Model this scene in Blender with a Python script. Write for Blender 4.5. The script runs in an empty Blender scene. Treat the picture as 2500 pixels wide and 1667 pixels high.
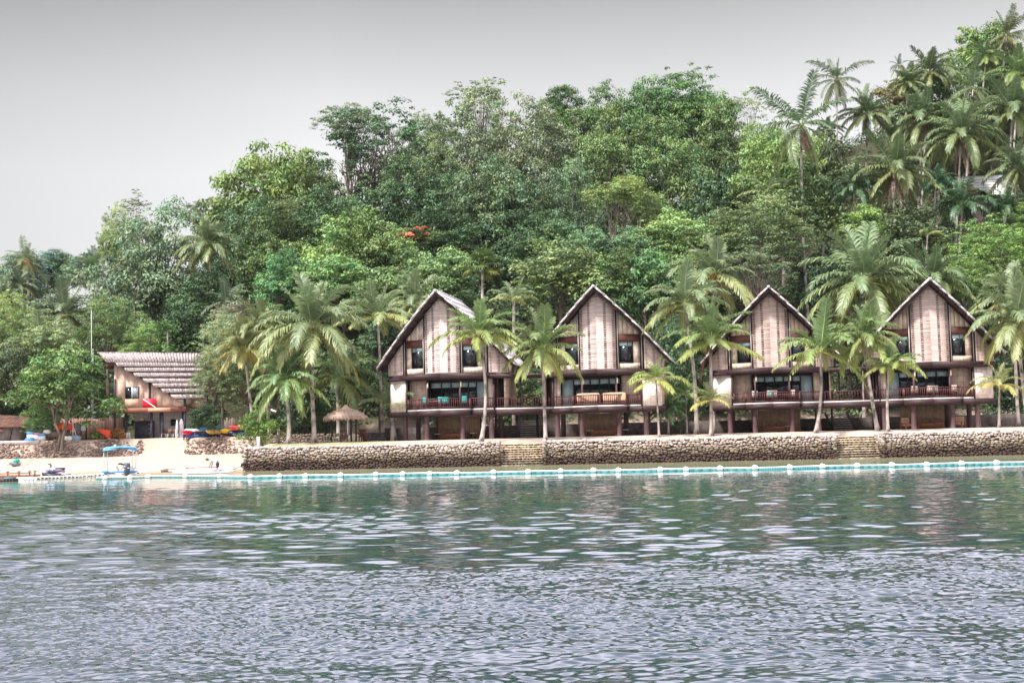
import bpy, math, random
import numpy as np
from mathutils import Vector, Matrix

# ------------------------------------------------------------------ camera, sky, sun, exposure
SC = bpy.context.scene
COL = SC.collection
CAM = np.array([0.0, 0.0, 2.1]); F_PX = 3000.0
PITCH = math.atan(236.4 / F_PX); ROLL = math.radians(1.3)
FW = np.array([0, math.cos(PITCH), math.sin(PITCH)])
R0 = np.array([1.0, 0, 0]); U0 = np.array([0, -math.sin(PITCH), math.cos(PITCH)])
RT = R0 * math.cos(ROLL) - U0 * math.sin(ROLL)
UP = U0 * math.cos(ROLL) + R0 * math.sin(ROLL)
cd = bpy.data.cameras.new('camera'); cam = bpy.data.objects.new('camera', cd); COL.objects.link(cam)
cd.sensor_width = 36; cd.lens = 36 * F_PX / 2500; cd.clip_start = 0.1; cd.clip_end = 3000
M = Matrix(((RT[0], UP[0], -FW[0], 0), (RT[1], UP[1], -FW[1], 0), (RT[2], UP[2], -FW[2], 2.1), (0, 0, 0, 1)))
cam.matrix_world = M
SC.camera = cam
SC.view_settings.view_transform = 'Standard'; SC.view_settings.look = 'None'
SC.view_settings.gamma = 1; SC.view_settings.use_curve_mapping = False
SC.view_settings.exposure = 0.85
SUN_EL, SUN_AZ = math.radians(55), math.radians(-135)   # azimuth measured from +Y clockwise towards +X
sd = bpy.data.lights.new('sun', 'SUN'); sd.energy = 4.6; sd.angle = math.radians(8); sd.color = (1.0, 0.96, 0.9)
sun = bpy.data.objects.new('sun', sd); COL.objects.link(sun)
sdir = Vector((math.sin(SUN_AZ) * math.cos(SUN_EL), math.cos(SUN_AZ) * math.cos(SUN_EL), math.sin(SUN_EL)))
sun.rotation_euler = sdir.to_track_quat('Z', 'Y').to_euler(); sun.location = (-40, -60, 90)
W = bpy.data.worlds.new('World'); SC.world = W; W.use_nodes = True
nt = W.node_tree; nt.nodes.clear()
def wn(t, **k):
    n = nt.nodes.new(t)
    for a, b in k.items(): setattr(n, a, b)
    return n
sky = wn('ShaderNodeTexSky', sky_type='NISHITA', sun_disc=False, sun_elevation=SUN_EL, sun_rotation=SUN_AZ)
hs = wn('ShaderNodeHueSaturation'); hs.inputs['Saturation'].default_value = 0.12
tc = wn('ShaderNodeTexCoord'); sp = wn('ShaderNodeSeparateXYZ')
ramp = wn('ShaderNodeValToRGB')
els = ramp.color_ramp.elements
els[0].position = 0.0; els[0].color = (0.58, 0.59, 0.61, 1)
els[1].position = 1.0; els[1].color = (0.75, 0.77, 0.82, 1)
for p, c in ((0.15, 0.57), (0.21, 0.56), (0.27, 0.46), (0.345, 0.265), (0.40, 1.2), (0.47, 1.7), (0.62, 1.05)):
    e = els.new(p); e.color = (c * (1 if c < 1 else 1.03), c, c * (1.01 if c < 1 else 1.12), 1)
rx = wn('ShaderNodeValToRGB'); ex = rx.color_ramp.elements
ex[0].position = 0.29; ex[0].color = (0.70, 0.70, 0.70, 1); ex[1].position = 0.43; ex[1].color = (1, 1, 1, 1)
mx = wn('ShaderNodeMath', operation='MULTIPLY_ADD'); mx.inputs[1].default_value = 0.5; mx.inputs[2].default_value = 0.5
cn = wn('ShaderNodeTexNoise'); cn.inputs['Scale'].default_value = 2.2; cn.inputs['Detail'].default_value = 4
cmr = wn('ShaderNodeMapRange'); cmr.inputs[1].default_value = 0.3; cmr.inputs[2].default_value = 0.7; cmr.inputs[3].default_value = 0.94; cmr.inputs[4].default_value = 1.05
m1 = wn('ShaderNodeMix', data_type='RGBA', blend_type='MULTIPLY'); m1.inputs['Factor'].default_value = 1
m2 = wn('ShaderNodeMix', data_type='RGBA', blend_type='MULTIPLY'); m2.inputs['Factor'].default_value = 1
vs = wn('ShaderNodeVectorMath', operation='SCALE'); vs.inputs['Scale'].default_value = 10.0
mm = wn('ShaderNodeMix', data_type='RGBA'); mm.inputs['Factor'].default_value = 0.9
bg = wn('ShaderNodeBackground'); bg.inputs['Strength'].default_value = 0.1
wo = wn('ShaderNodeOutputWorld'); L = nt.links.new
L(tc.outputs['Generated'], sp.inputs[0]); L(sp.outputs['Z'], ramp.inputs[0])
L(sp.outputs['X'], mx.inputs[0]); L(mx.outputs[0], rx.inputs[0])
L(tc.outputs['Generated'], cn.inputs['Vector']); L(cn.outputs[0], cmr.inputs[0])
L(ramp.outputs[0], m1.inputs[6]); L(rx.outputs[0], m1.inputs[7])
L(m1.outputs[2], m2.inputs[6]); L(cmr.outputs[0], m2.inputs[7])
L(m2.outputs[2], vs.inputs[0]); L(sky.outputs[0], hs.inputs['Color'])
L(hs.outputs[0], mm.inputs[6]); L(vs.outputs[0], mm.inputs[7])
L(mm.outputs[2], bg.inputs[0]); L(bg.outputs[0], wo.inputs[0])

rng = np.random.default_rng(11); rnd = random.Random(5)
K = 2500 / 2352.0
# ------------------------------------------------------------------ helpers
def ray(px, py):
    return FW + RT * (px - 1250) / F_PX - UP * (py - 833.5) / F_PX
def P(px, py, Y):
    d = ray(px, py); return CAM + d * (Y / d[1])
def PZ(px, py, z):
    d = ray(px, py); return CAM + d * ((z - CAM[2]) / d[2])

def mesh_obj(name, V, Fq, mat=None, parent=None, cols=None, smooth=False, loc=None):
    """V (n,3), Fq list of arrays (k, m) of faces"""
    me = bpy.data.meshes.new(name)
    V = np.asarray(V, dtype=np.float32)
    if not isinstance(Fq, list): Fq = [Fq]
    loops = np.concatenate([np.asarray(f).ravel() for f in Fq]).astype(np.int32)
    sizes = np.concatenate([np.full(len(f), np.asarray(f).shape[1]) for f in Fq]).astype(np.int32)
    starts = np.concatenate([[0], np.cumsum(sizes)[:-1]]).astype(np.int32)
    me.vertices.add(len(V)); me.vertices.foreach_set('co', V.ravel())
    me.loops.add(len(loops)); me.loops.foreach_set('vertex_index', loops)
    me.polygons.add(len(sizes)); me.polygons.foreach_set('loop_start', starts)
    if smooth: me.polygons.foreach_set('use_smooth', np.ones(len(sizes), dtype=bool))
    me.update(calc_edges=True)
    if cols is not None:
        a = me.color_attributes.new('Col', 'FLOAT_COLOR', 'POINT')
        c = np.ones((len(V), 4), dtype=np.float32); c[:, :3] = cols
        a.data.foreach_set('color', c.ravel())
    if mat is not None: me.materials.append(mat)
    o = bpy.data.objects.new(name, me); COL.objects.link(o)
    if parent is not None: o.parent = parent
    if loc is not None: o.location = loc
    return o

class MB:
    def __init__(s): s.v = []; s.q = []; s.t = []; s.n = 0; s.c = []
    def add(s, V, quads=None, tris=None, col=None):
        V = np.asarray(V, float).reshape(-1, 3)
        if quads is not None and len(quads): s.q.append(np.asarray(quads) + s.n)
        if tris is not None and len(tris): s.t.append(np.asarray(tris) + s.n)
        s.v.append(V); s.n += len(V)
        s.c.append(np.tile(np.array(col if col is not None else (1, 1, 1), float), (len(V), 1)))
        return s
    def hexa(s, p, col=None):   # p: 8 points, bottom 4 then top 4, same order
        return s.add(p, [[3, 2, 1, 0], [4, 5, 6, 7], [0, 1, 5, 4], [1, 2, 6, 5], [2, 3, 7, 6], [3, 0, 4, 7]], col=col)
    def box(s, x0, x1, y0, y1, z0, z1, col=None):
        x0, x1 = min(x0, x1), max(x0, x1); y0, y1 = min(y0, y1), max(y0, y1)
        return s.hexa([(x0, y0, z0), (x1, y0, z0), (x1, y1, z0), (x0, y1, z0), (x0, y0, z1), (x1, y0, z1), (x1, y1, z1), (x0, y1, z1)], col)
    def bar(s, a, b, w, h, col=None, up=(0, 0, 1)):   # box beam from a to b
        a = np.array(a, float); b = np.array(b, float); d = b - a; d /= np.linalg.norm(d) + 1e-9
        u = np.array(up, float); x = np.cross(d, u)
        if np.linalg.norm(x) < 1e-4: x = np.cross(d, (1, 0, 0))
        x /= np.linalg.norm(x); z = np.cross(x, d)
        x *= w / 2; z *= h / 2
        return s.hexa([a - x - z, a + x - z, b + x - z, b - x - z, a - x + z, a + x + z, b + x + z, b - x + z], col)
    def tube(s, path, rad, n=8, cap=True, col=None):
        path = np.asarray(path, float); m = len(path)
        rad = np.broadcast_to(np.asarray(rad, float), (m,))
        T = np.gradient(path, axis=0); T /= np.linalg.norm(T, axis=1)[:, None] + 1e-9
        ref = np.array([0, 0, 1.0]) if abs(T[0][2]) < 0.8 else np.array([1.0, 0, 0])
        V = []; X = np.cross(T[0], ref); X /= np.linalg.norm(X)
        for i in range(m):
            X = X - T[i] * np.dot(X, T[i]); X /= np.linalg.norm(X) + 1e-9
            Y = np.cross(T[i], X); a = np.linspace(0, 2 * math.pi, n, endpoint=False)
            V.append(path[i] + rad[i] * (np.cos(a)[:, None] * X + np.sin(a)[:, None] * Y))
        V = np.concatenate(V); q = []
        for i in range(m - 1):
            for j in range(n):
                k = (j + 1) % n; q.append([i * n + j, i * n + k, (i + 1) * n + k, (i + 1) * n + j])
        t = []
        if cap:
            V = np.vstack([V, path[0], path[-1]]); c0 = m * n
            for j in range(n):
                k = (j + 1) % n; t.append([c0, k, j]); t.append([c0 + 1, (m - 1) * n + j, (m - 1) * n + k])
        return s.add(V, q, t, col)
    def ball(s, c, r, nu=10, nv=6, col=None, noise=0):
        r = np.broadcast_to(np.asarray(r, float), (3,)); V = []; q = []; t = []
        for i in range(1, nv):
            th = math.pi * i / nv
            for j in range(nu):
                ph = 2 * math.pi * j / nu; V.append((math.sin(th) * math.cos(ph), math.sin(th) * math.sin(ph), math.cos(th)))
        V.append((0, 0, 1)); V.append((0, 0, -1)); V = np.array(V)
        if noise: V *= 1 + rng.uniform(-noise, noise, (len(V), 1))
        for i in range(nv - 2):
            for j in range(nu):
                k = (j + 1) % nu; q.append([i * nu + j, (i + 1) * nu + j, (i + 1) * nu + k, i * nu + k])
        T = (nv - 1) * nu
        for j in range(nu):
            k = (j + 1) % nu; t.append([T, j, k]); t.append([T + 1, (nv - 2) * nu + k, (nv - 2) * nu + j])
        return s.add(V * r + np.asarray(c, float), q, t, col)
    def lathe(s, prof, n=16, c=(0, 0, 0), col=None):   # prof: list of (r, z)
        V = []; q = []; m = len(prof)
        for r, z in prof:
            for j in range(n):
                a = 2 * math.pi * j / n; V.append((c[0] + r * math.cos(a), c[1] + r * math.sin(a), c[2] + z))
        for i in range(m - 1):
            for j in range(n):
                k = (j + 1) % n; q.append([i * n + j, i * n + k, (i + 1) * n + k, (i + 1) * n + j])
        return s.add(V, q, None, col)
    def loft(s, rings, cap=True, col=None):   # rings: (m, n, 3) closed sections
        R = np.asarray(rings, float); m, n, _ = R.shape; q = []
        for i in range(m - 1):
            for j in range(n):
                k = (j + 1) % n; q.append([i * n + j, i * n + k, (i + 1) * n + k, (i + 1) * n + j])
        V = R.reshape(-1, 3); t = []
        if cap:
            V = np.vstack([V, R[0].mean(0), R[-1].mean(0)]); c0 = m * n
            for j in range(n):
                k = (j + 1) % n; t.append([c0, k, j]); t.append([c0 + 1, (m - 1) * n + j, (m - 1) * n + k])
        return s.add(V, q, t, col)
    def poly(s, pts, ext, col=None):   # convex polygon extruded by vector ext
        p = np.asarray(pts, float); n = len(p); e = np.asarray(ext, float)
        V = np.vstack([p, p + e, p.mean(0), (p + e).mean(0)]); q = []; t = []
        for j in range(n):
            k = (j + 1) % n; q.append([j, k, n + k, n + j]); t.append([2 * n, k, j]); t.append([2 * n + 1, n + j, n + k])
        return s.add(V, q, t, col)
    def build(s, name, mat, parent=None, smooth=False, loc=None, cols=False):
        Fq = []
        if s.q: Fq.append(np.concatenate(s.q))
        if s.t: Fq.append(np.concatenate(s.t))
        return mesh_obj(name, np.concatenate(s.v), Fq, mat, parent, np.concatenate(s.c) if cols else None, smooth, loc)

def tag(o, label=None, cat=None, group=None, kind=None):
    if label: o['label'] = label
    if cat: o['category'] = cat
    if group: o['group'] = group
    if kind: o['kind'] = kind
    return o
def thing(name, label, cat, loc=(0, 0, 0), rz=0, group=None):
    o = bpy.data.objects.new(name, None); COL.objects.link(o); o.location = tuple(float(a) for a in loc)
    o.rotation_euler = (0, 0, rz); o.empty_display_size = 0.3
    return tag(o, label, cat, group)
def copy_tree(o, parent=None):
    c = o.copy(); COL.objects.link(c); c.parent = parent
    for ch in list(o.children): copy_tree(ch, c)
    return c

# ------------------------------------------------------------------ materials
def mat_new(name):
    m = bpy.data.materials.new(name); m.use_nodes = True; return m
def nodes(m): return m.node_tree.nodes, m.node_tree.links.new
def mat(name, col, rough=0.7, col2=None, scale=(3, 3, 3), detail=4, bump=0.0, bumpscale=None, spec=0.3, metal=0.0, lo=0.35, hi=0.65, vc=False, coat=0.0, emit=None):
    """principled with noise between two colours, stretched by scale, and noise bump"""
    m = mat_new(name); N, L = nodes(m); b = N['Principled BSDF']
    b.inputs['Roughness'].default_value = rough; b.inputs['Specular IOR Level'].default_value = spec
    b.inputs['Metallic'].default_value = metal; b.inputs['Coat Weight'].default_value = coat
    b.inputs['Base Color'].default_value = (*col, 1)
    tc = N.new('ShaderNodeTexCoord'); out = None
    if col2 is not None:
        mp = N.new('ShaderNodeMapping'); mp.inputs['Scale'].default_value = scale; L(tc.outputs['Object'], mp.inputs[0])
        n = N.new('ShaderNodeTexNoise'); n.inputs['Scale'].default_value = 1; n.inputs['Detail'].default_value = detail; L(mp.outputs[0], n.inputs['Vector'])
        r = N.new('ShaderNodeMapRange'); r.inputs[1].default_value = lo; r.inputs[2].default_value = hi; L(n.outputs[0], r.inputs[0])
        x = N.new('ShaderNodeMix'); x.data_type = 'RGBA'; x.inputs[6].default_value = (*col, 1); x.inputs[7].default_value = (*col2, 1)
        L(r.outputs[0], x.inputs[0]); out = x.outputs[2]
        if bump:
            bp = N.new('ShaderNodeBump'); bp.inputs['Distance'].default_value = bump; L(n.outputs[0], bp.inputs['Height']); L(bp.outputs[0], b.inputs['Normal'])
    if vc:
        a = N.new('ShaderNodeVertexColor'); a.layer_name = 'Col'
        if out is None: out = a.outputs[0]
        else:
            y = N.new('ShaderNodeMix'); y.data_type = 'RGBA'; y.blend_type = 'MULTIPLY'; y.inputs[0].default_value = 1
            L(out, y.inputs[6]); L(a.outputs[0], y.inputs[7]); out = y.outputs[2]
    if out is not None: L(out, b.inputs['Base Color'])
    if emit: b.inputs['Emission Color'].default_value = (*emit[0], 1); b.inputs['Emission Strength'].default_value = emit[1]
    return m
def leaf_material(name, transl=0.22, gloss=0.025):
    m = mat_new(name); N, L = nodes(m); N.remove(N['Principled BSDF'])
    a = N.new('ShaderNodeVertexColor'); a.layer_name = 'Col'; oi = N.new('ShaderNodeObjectInfo')
    x = N.new('ShaderNodeMix'); x.data_type = 'RGBA'; x.blend_type = 'MULTIPLY'; x.inputs[0].default_value = 1
    L(a.outputs[0], x.inputs[6]); L(oi.outputs['Color'], x.inputs[7])
    d = N.new('ShaderNodeBsdfDiffuse'); t = N.new('ShaderNodeBsdfTranslucent'); g = N.new('ShaderNodeBsdfGlossy')
    g.inputs['Roughness'].default_value = 0.45; g.inputs['Color'].default_value = (0.8, 0.85, 0.85, 1)
    L(x.outputs[2], d.inputs[0]); L(x.outputs[2], t.inputs[0])
    s1 = N.new('ShaderNodeMixShader'); s1.inputs[0].default_value = transl; L(d.outputs[0], s1.inputs[1]); L(t.outputs[0], s1.inputs[2])
    s2 = N.new('ShaderNodeMixShader'); s2.inputs[0].default_value = gloss; L(s1.outputs[0], s2.inputs[1]); L(g.outputs[0], s2.inputs[2])
    L(s2.outputs[0], N['Material Output'].inputs[0]); return m
def grid_material(name, col, col2, line, bw, bh, ms=0.03, rough=0.7, axis='X'):
    """panels with joint lines in the x-z (or y-z) plane"""
    m = mat_new(name); N, L = nodes(m); b = N['Principled BSDF']; b.inputs['Roughness'].default_value = rough; b.inputs['Specular IOR Level'].default_value = 0.2
    tc = N.new('ShaderNodeTexCoord'); sp = N.new('ShaderNodeSeparateXYZ'); cb = N.new('ShaderNodeCombineXYZ'); L(tc.outputs['Object'], sp.inputs[0])
    L(sp.outputs[axis], cb.inputs[0]); L(sp.outputs['Z'], cb.inputs[1])
    k = N.new('ShaderNodeTexBrick'); k.offset = 0; k.inputs['Scale'].default_value = 1; k.inputs['Brick Width'].default_value = bw; k.inputs['Row Height'].default_value = bh
    k.inputs['Mortar Size'].default_value = ms; k.inputs['Mortar Smooth'].default_value = 0.5; k.inputs['Bias'].default_value = 0
    k.inputs['Color1'].default_value = (*col, 1); k.inputs['Color2'].default_value = (*col2, 1); k.inputs['Mortar'].default_value = (*line, 1)
    L(cb.outputs[0], k.inputs['Vector'])
    n = N.new('ShaderNodeTexNoise'); n.inputs['Scale'].default_value = 2.5; n.inputs['Detail'].default_value = 5; L(tc.outputs['Object'], n.inputs['Vector'])
    r = N.new('ShaderNodeMapRange'); r.inputs[1].default_value = 0.3; r.inputs[2].default_value = 0.7; r.inputs[3].default_value = 0.75; r.inputs[4].default_value = 1.15; L(n.outputs[0], r.inputs[0])
    x = N.new('ShaderNodeMix'); x.data_type = 'RGBA'; x.blend_type = 'MULTIPLY'; x.inputs[0].default_value = 1; L(k.outputs[0], x.inputs[6]); L(r.outputs[0], x.inputs[7])
    L(x.outputs[2], b.inputs['Base Color']); return m

MT = {}
MT['leaf'] = leaf_material('foliage'); MT['frond'] = leaf_material('palm_frond', 0.28, 0.05)
MT['bark'] = mat('bark', (0.10, 0.075, 0.06), 0.9, (0.26, 0.21, 0.18), (2, 2, 0.8), bump=0.03)
MT['palmbark'] = mat('palm_bark', (0.42, 0.36, 0.33), 0.9, (0.07, 0.055, 0.05), (2.2, 2.2, 1.3), 6, bump=0.02, lo=0.45, hi=0.66)
MT['wood'] = mat('dark_stained_wood', (0.028, 0.013, 0.015), 0.6, (0.055, 0.027, 0.029), (1.2, 1.2, 9), 4, bump=0.004)
MT['woodred'] = mat('red_brown_wood', (0.09, 0.03, 0.022), 0.6, (0.15, 0.06, 0.045), (2, 2, 9), 4)
MT['pillar'] = mat('painted_pillar', (0.07, 0.036, 0.04), 0.6, (0.12, 0.065, 0.07), (1.5, 1.5, 1.5), 3)
MT['rail'] = mat('railing_wood', (0.07, 0.022, 0.024), 0.55, (0.12, 0.045, 0.045), (3, 3, 3), 3)
MT['slab'] = mat('pale_slab', (0.62, 0.58, 0.56), 0.8, (0.45, 0.42, 0.41), (1.5, 1.5, 1.5), 5)
MT['whitepaint'] = mat('white_paint', (0.75, 0.74, 0.74), 0.6, (0.62, 0.6, 0.6), (2, 2, 2), 3)
MT['roof'] = mat('bamboo_roof', (0.55, 0.50, 0.52), 0.85, (0.22, 0.185, 0.19), (6, 1.5, 6), 5, bump=0.03, lo=0.42, hi=0.72)
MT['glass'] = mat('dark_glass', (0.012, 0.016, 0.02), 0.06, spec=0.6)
MT['blind'] = mat('roller_blind', (0.30, 0.40, 0.41), 0.4, (0.26, 0.35, 0.37), (2, 2, 2), 3)
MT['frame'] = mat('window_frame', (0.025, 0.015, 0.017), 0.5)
MT['slot'] = mat('slot_shadow', (0.035, 0.02, 0.02), 0.9)
MT['lampglass'] = mat('lamp_glass', (0.8, 0.7, 0.45), 0.4)
MT['cushion'] = mat('beige_cushion', (0.62, 0.40, 0.28), 0.85, (0.5, 0.32, 0.22), (4, 4, 4), 3)
MT['teal'] = mat('teal_fabric', (0.03, 0.40, 0.42), 0.8, (0.05, 0.5, 0.5), (3, 3, 3), 3)
MT['darkcush'] = mat('brown_cushion', (0.16, 0.08, 0.06), 0.85, (0.2, 0.11, 0.09), (4, 4, 4), 3)
MT['stone'] = mat('wall_stone', (0.85, 0.85, 0.85), 0.9, (1.15, 1.15, 1.15), (5, 5, 5), 6, bump=0.06, vc=True, spec=0.15)
MT['mortar'] = mat('wall_core', (0.05, 0.04, 0.035), 0.95)
MT['vc'] = mat('painted', (1, 1, 1), 0.55, vc=True)
MT['plastic'] = mat('white_plastic', (0.8, 0.8, 0.8), 0.4)
MT['black'] = mat('black_metal', (0.02, 0.02, 0.022), 0.5)
# ------------------------------------------------------------------ land, sea, sea wall
HX = [-170, -120, -77, -50, -34, -20, 0, 15, 30, 37, 50, 62, 77, 120, 170]
HZ = [10, 13, 17, 23, 27, 35, 37, 38, 35, 35, 42, 47, 53, 60, 62]
STEPS = [(-1.25, 2.35), (24.3, 27.9)]
def yw(X): return 97 - (np.clip(X, -22, 70) + 21) * 0.075
def sstep(a, b, x):
    t = np.clip((x - a) / (b - a), 0, 1); return t * t * (3 - 2 * t)
def vnoise(X, Y, s, seed=0):
    return (np.sin(X / s * 1.3 + seed) * np.cos(Y / s * 1.1 + 2.1 * seed) + 0.5 * np.sin(X / s * 2.9 + Y / s * 2.3 + seed * 3.7)) / 1.5
def H(X, Y):
    X = np.asarray(X, float); Y = np.asarray(Y, float)
    beach = np.where(Y < 94, (Y - 94) * 0.07, (Y - 94) * 0.068)
    ramp = sstep(-34.8, -34.0, X) * (1 - sstep(-30.6, -29.8, X))
    bank = sstep(113.0, 114.2, Y) * (1 - ramp) + sstep(112.2, 116, Y) * ramp
    left = beach * (1 - bank) + 2.85 * bank
    W_ = yw(X); off = np.full_like(X, 0.6)
    for a, b in STEPS: off = np.where((X > a) & (X < b), 2.0, off)
    flat = 1.82 + 0.28 * sstep(0.5, 5, Y - W_)
    w = sstep(-0.25, 0.25, Y - W_ - off)
    right = (-0.25 - 0.05 * np.clip(W_ - Y, 0, 40)) * (1 - w) + flat * w
    side = sstep(-21.3, -20.7, X); s2 = sstep(114, 119, Y)
    side = side * (1 - s2) + sstep(-23.5, -18, X) * s2
    z = left * (1 - side) + right * side
    y0 = 122 - 3 * sstep(-24, -16, X)
    up = np.clip((Y - y0) / 71.0, 0, 1); hz = np.interp(X, HX, HZ)
    z = z + hz * (up + 0.06 * np.sin(up * math.pi * 2)) + np.where(Y > y0, 1, 0) * vnoise(X, Y, 9, 1) * 1.2 * np.clip(up * 6, 0, 1)
    z = z - np.clip(Y - y0 - 80, 0, 200) * 0.12
    return z
xs = np.unique(np.concatenate([np.arange(-170, -60, 4.0), np.arange(-60, 56, 0.75), np.arange(56, 171, 4.0)]))
ys = np.unique(np.concatenate([np.arange(40, 86, 3.0), np.arange(86, 125, 0.6), np.arange(125, 345, 3.0)]))
gx, gy = np.meshgrid(xs, ys); gz = H(gx, gy) + 0.02 * vnoise(gx, gy, 1.3, 3)
n1, n2 = gx.shape; idx = np.arange(n1 * n2).reshape(n1, n2)
fq = np.stack([idx[:-1, :-1], idx[:-1, 1:], idx[1:, 1:], idx[1:, :-1]], -1).reshape(-1, 4)
# ground colours: sand, lawn, leaf litter
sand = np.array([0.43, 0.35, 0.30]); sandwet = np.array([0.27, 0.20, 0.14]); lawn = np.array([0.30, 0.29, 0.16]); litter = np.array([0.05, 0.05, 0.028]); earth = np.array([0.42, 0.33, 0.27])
cz = gz.ravel(); cx = gx.ravel(); cy = gy.ravel()
def mixc(a, b, t): return a * (1 - t[:, None]) + b * t[:, None]
c = np.tile(sand, (len(cz), 1))
c = mixc(c, sandwet, (1 - sstep(0.0, 0.35, cz + 0.08 * vnoise(cx, cy, 1.5, 2))))
c = mixc(c, lawn, sstep(-20.5, -19.5, cx) * (1 - sstep(-13, -8, cx)) * sstep(97.6, 98.6, cy) * (1 - sstep(100.5, 102.5, cy)))
c = mixc(c, earth, sstep(112.5, 114, cy))
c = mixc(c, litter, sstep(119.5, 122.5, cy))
MT['ground'] = mat('sand_and_soil', (0.9, 0.9, 0.9), 0.95, (1.08, 1.06, 1.04), (1.3, 1.3, 1.3), 8, bump=0.05, vc=True, spec=0.1, lo=0.3, hi=0.7)
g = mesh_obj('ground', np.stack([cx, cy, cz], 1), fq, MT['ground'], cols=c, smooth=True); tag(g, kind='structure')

# the sea: real wave geometry, finer close by
def water_material():
    m = mat_new('sea_water'); N, L = nodes(m); b = N['Principled BSDF']
    b.inputs['IOR'].default_value = 1.5; b.inputs['Roughness'].default_value = 0.03
    tc = N.new('ShaderNodeTexCoord'); sp = N.new('ShaderNodeSeparateXYZ'); L(tc.outputs['Object'], sp.inputs[0])
    yr = N.new('ShaderNodeMapRange'); yr.inputs[1].default_value = 20; yr.inputs[2].default_value = 95; L(sp.outputs['Y'], yr.inputs[0])
    r = N.new('ShaderNodeValToRGB'); e = r.color_ramp.elements
    e[0].position = 0; e[0].color = (0.006, 0.028, 0.04, 1); e[1].position = 1; e[1].color = (0.20, 0.19, 0.12, 1)
    for p, c in ((0.30, (0.005, 0.042, 0.045)), (0.62, (0.01, 0.12, 0.105)), (0.72, (0.015, 0.16, 0.145)), (0.79, (0.13, 0.15, 0.09))):
        q = e.new(p); q.color = (*c, 1)
    L(yr.outputs[0], r.inputs[0])
    # daylight on sea water: strong mirror at low angles over a dark green body
    N.remove(b); d = N.new('ShaderNodeBsdfDiffuse'); g = N.new('ShaderNodeBsdfGlossy'); g.inputs['Roughness'].default_value = 0.03; rr_ = N.new('ShaderNodeMapRange'); rr_.inputs[1].default_value = 16; rr_.inputs[2].default_value = 24; rr_.inputs[3].default_value = 0.07; rr_.inputs[4].default_value = 0.03; L(sp.outputs['Y'], rr_.inputs[0]); L(rr_.outputs[0], g.inputs['Roughness']); g.inputs['Color'].default_value = (0.98, 0.94, 1.0, 1)
    lw = N.new('ShaderNodeLayerWeight'); lw.inputs['Blend'].default_value = 0.5; pw = N.new('ShaderNodeMath'); pw.operation = 'POWER'; pw.inputs[1].default_value = 3.6
    mr = N.new('ShaderNodeMapRange'); mr.inputs[3].default_value = 0.03; cl = N.new('ShaderNodeMapRange'); cl.inputs[1].default_value = 48; cl.inputs[2].default_value = 84; cl.inputs[3].default_value = 1.0; cl.inputs[4].default_value = 0.55; L(sp.outputs['Y'], cl.inputs[0]); L(cl.outputs[0], mr.inputs[4]); L(lw.outputs['Facing'], pw.inputs[0]); L(pw.outputs[0], mr.inputs[0])
    s = N.new('ShaderNodeMixShader'); L(mr.outputs[0], s.inputs[0]); L(d.outputs[0], s.inputs[1]); L(g.outputs[0], s.inputs[2]); L(r.outputs[0], d.inputs[0]); L(s.outputs[0], N['Material Output'].inputs[0])
    return m
MT['water'] = water_material()
def wave_set(n, ly, lx, slope, seed):
    """n wave trains: wavelength ranges across (ly) and along (lx) the crests, total slope"""
    r = np.random.default_rng(seed); y = np.exp(r.uniform(math.log(ly[0]), math.log(ly[1]), n)); x = np.exp(r.uniform(math.log(lx[0]), math.log(lx[1]), n))
    ky = 2 * math.pi / y; kx = 2 * math.pi / x * r.choice([-1, 1], n); a = slope * math.sqrt(2 / n) / ky
    return np.stack([kx, ky, r.uniform(0, 6.28, n), a], 1)
WS = [wave_set(50, (.20, .80), (1.0, 4.6), 0.112, 1), wave_set(18, (1.6, 5.0), (3, 14), 0.03, 2), wave_set(90, (.065, .26), (.16, .85), 0.19, 3)]
def sea_z(X, Y):
    wx = X + 0.5 * vnoise(X, Y, 3.1, 5); wy = Y + 0.35 * vnoise(X, Y, 2.3, 6)
    out = []
    for w in WS:
        z = np.zeros_like(X)
        for kx, ky, p, a in w: z += a * np.sin(kx * wx + ky * wy + p)
        out.append(z)
    amp = 0.15 + 0.85 * (1 - sstep(33, 70, Y)); gust = 1 + 0.35 * vnoise(X, Y * 1.6, 9, 9)
    edge = Y - 0.13 * X + 4.2 * vnoise(X * .6, Y, 4, 4)
    near = 1 - sstep(14.5, 24.5, edge); near = near * (0.82 + 0.3 * vnoise(X * .35, Y * 1.3, 1.4, 8) + .2 * vnoise(X * .2, Y * 1.2, .55, 3))
    return out[0] * amp * gust * (1 - .3 * near) + out[1] * amp * 0.9 * gust + out[2] * (near + 0.03 * amp)
def patch(xs_, ys_, fn):
    gx, gy = np.meshgrid(xs_, ys_); z = fn(gx, gy) if fn else np.zeros_like(gx); n1, n2 = gx.shape; ix = np.arange(n1 * n2).reshape(n1, n2)
    return np.stack([gx.ravel(), gy.ravel(), z.ravel()], 1), np.stack([ix[:-1, :-1], ix[:-1, 1:], ix[1:, 1:], ix[1:, :-1]], -1).reshape(-1, 4)
def fade(X, Y, x1, y0, y1): return sstep(-x1, -x1 + 2, X) * (1 - sstep(x1 - 2, x1, X)) * sstep(y0, y0 + 1, Y) * (1 - sstep(y1 - 1, y1, Y))
VV = []; QQ = []; n0 = 0
for ax, ay in ((np.arange(-34.2, -10.19, .12), np.arange(8.6, 22.05, .08)), (np.arange(10.2, 34.3, .12), np.arange(8.6, 22.05, .08)), (np.arange(-10.2, 10.21, .025), np.arange(8.6, 22.01, .016)), (np.arange(-60, 60.1, .2), np.concatenate([np.arange(22, 40, .05), np.arange(40, 60, .08), np.arange(60, 99.9, .2)]))):
    v_, q_ = patch(ax, ay, sea_z); VV.append(v_); QQ.append(q_ + n0); n0 += len(v_)
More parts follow.
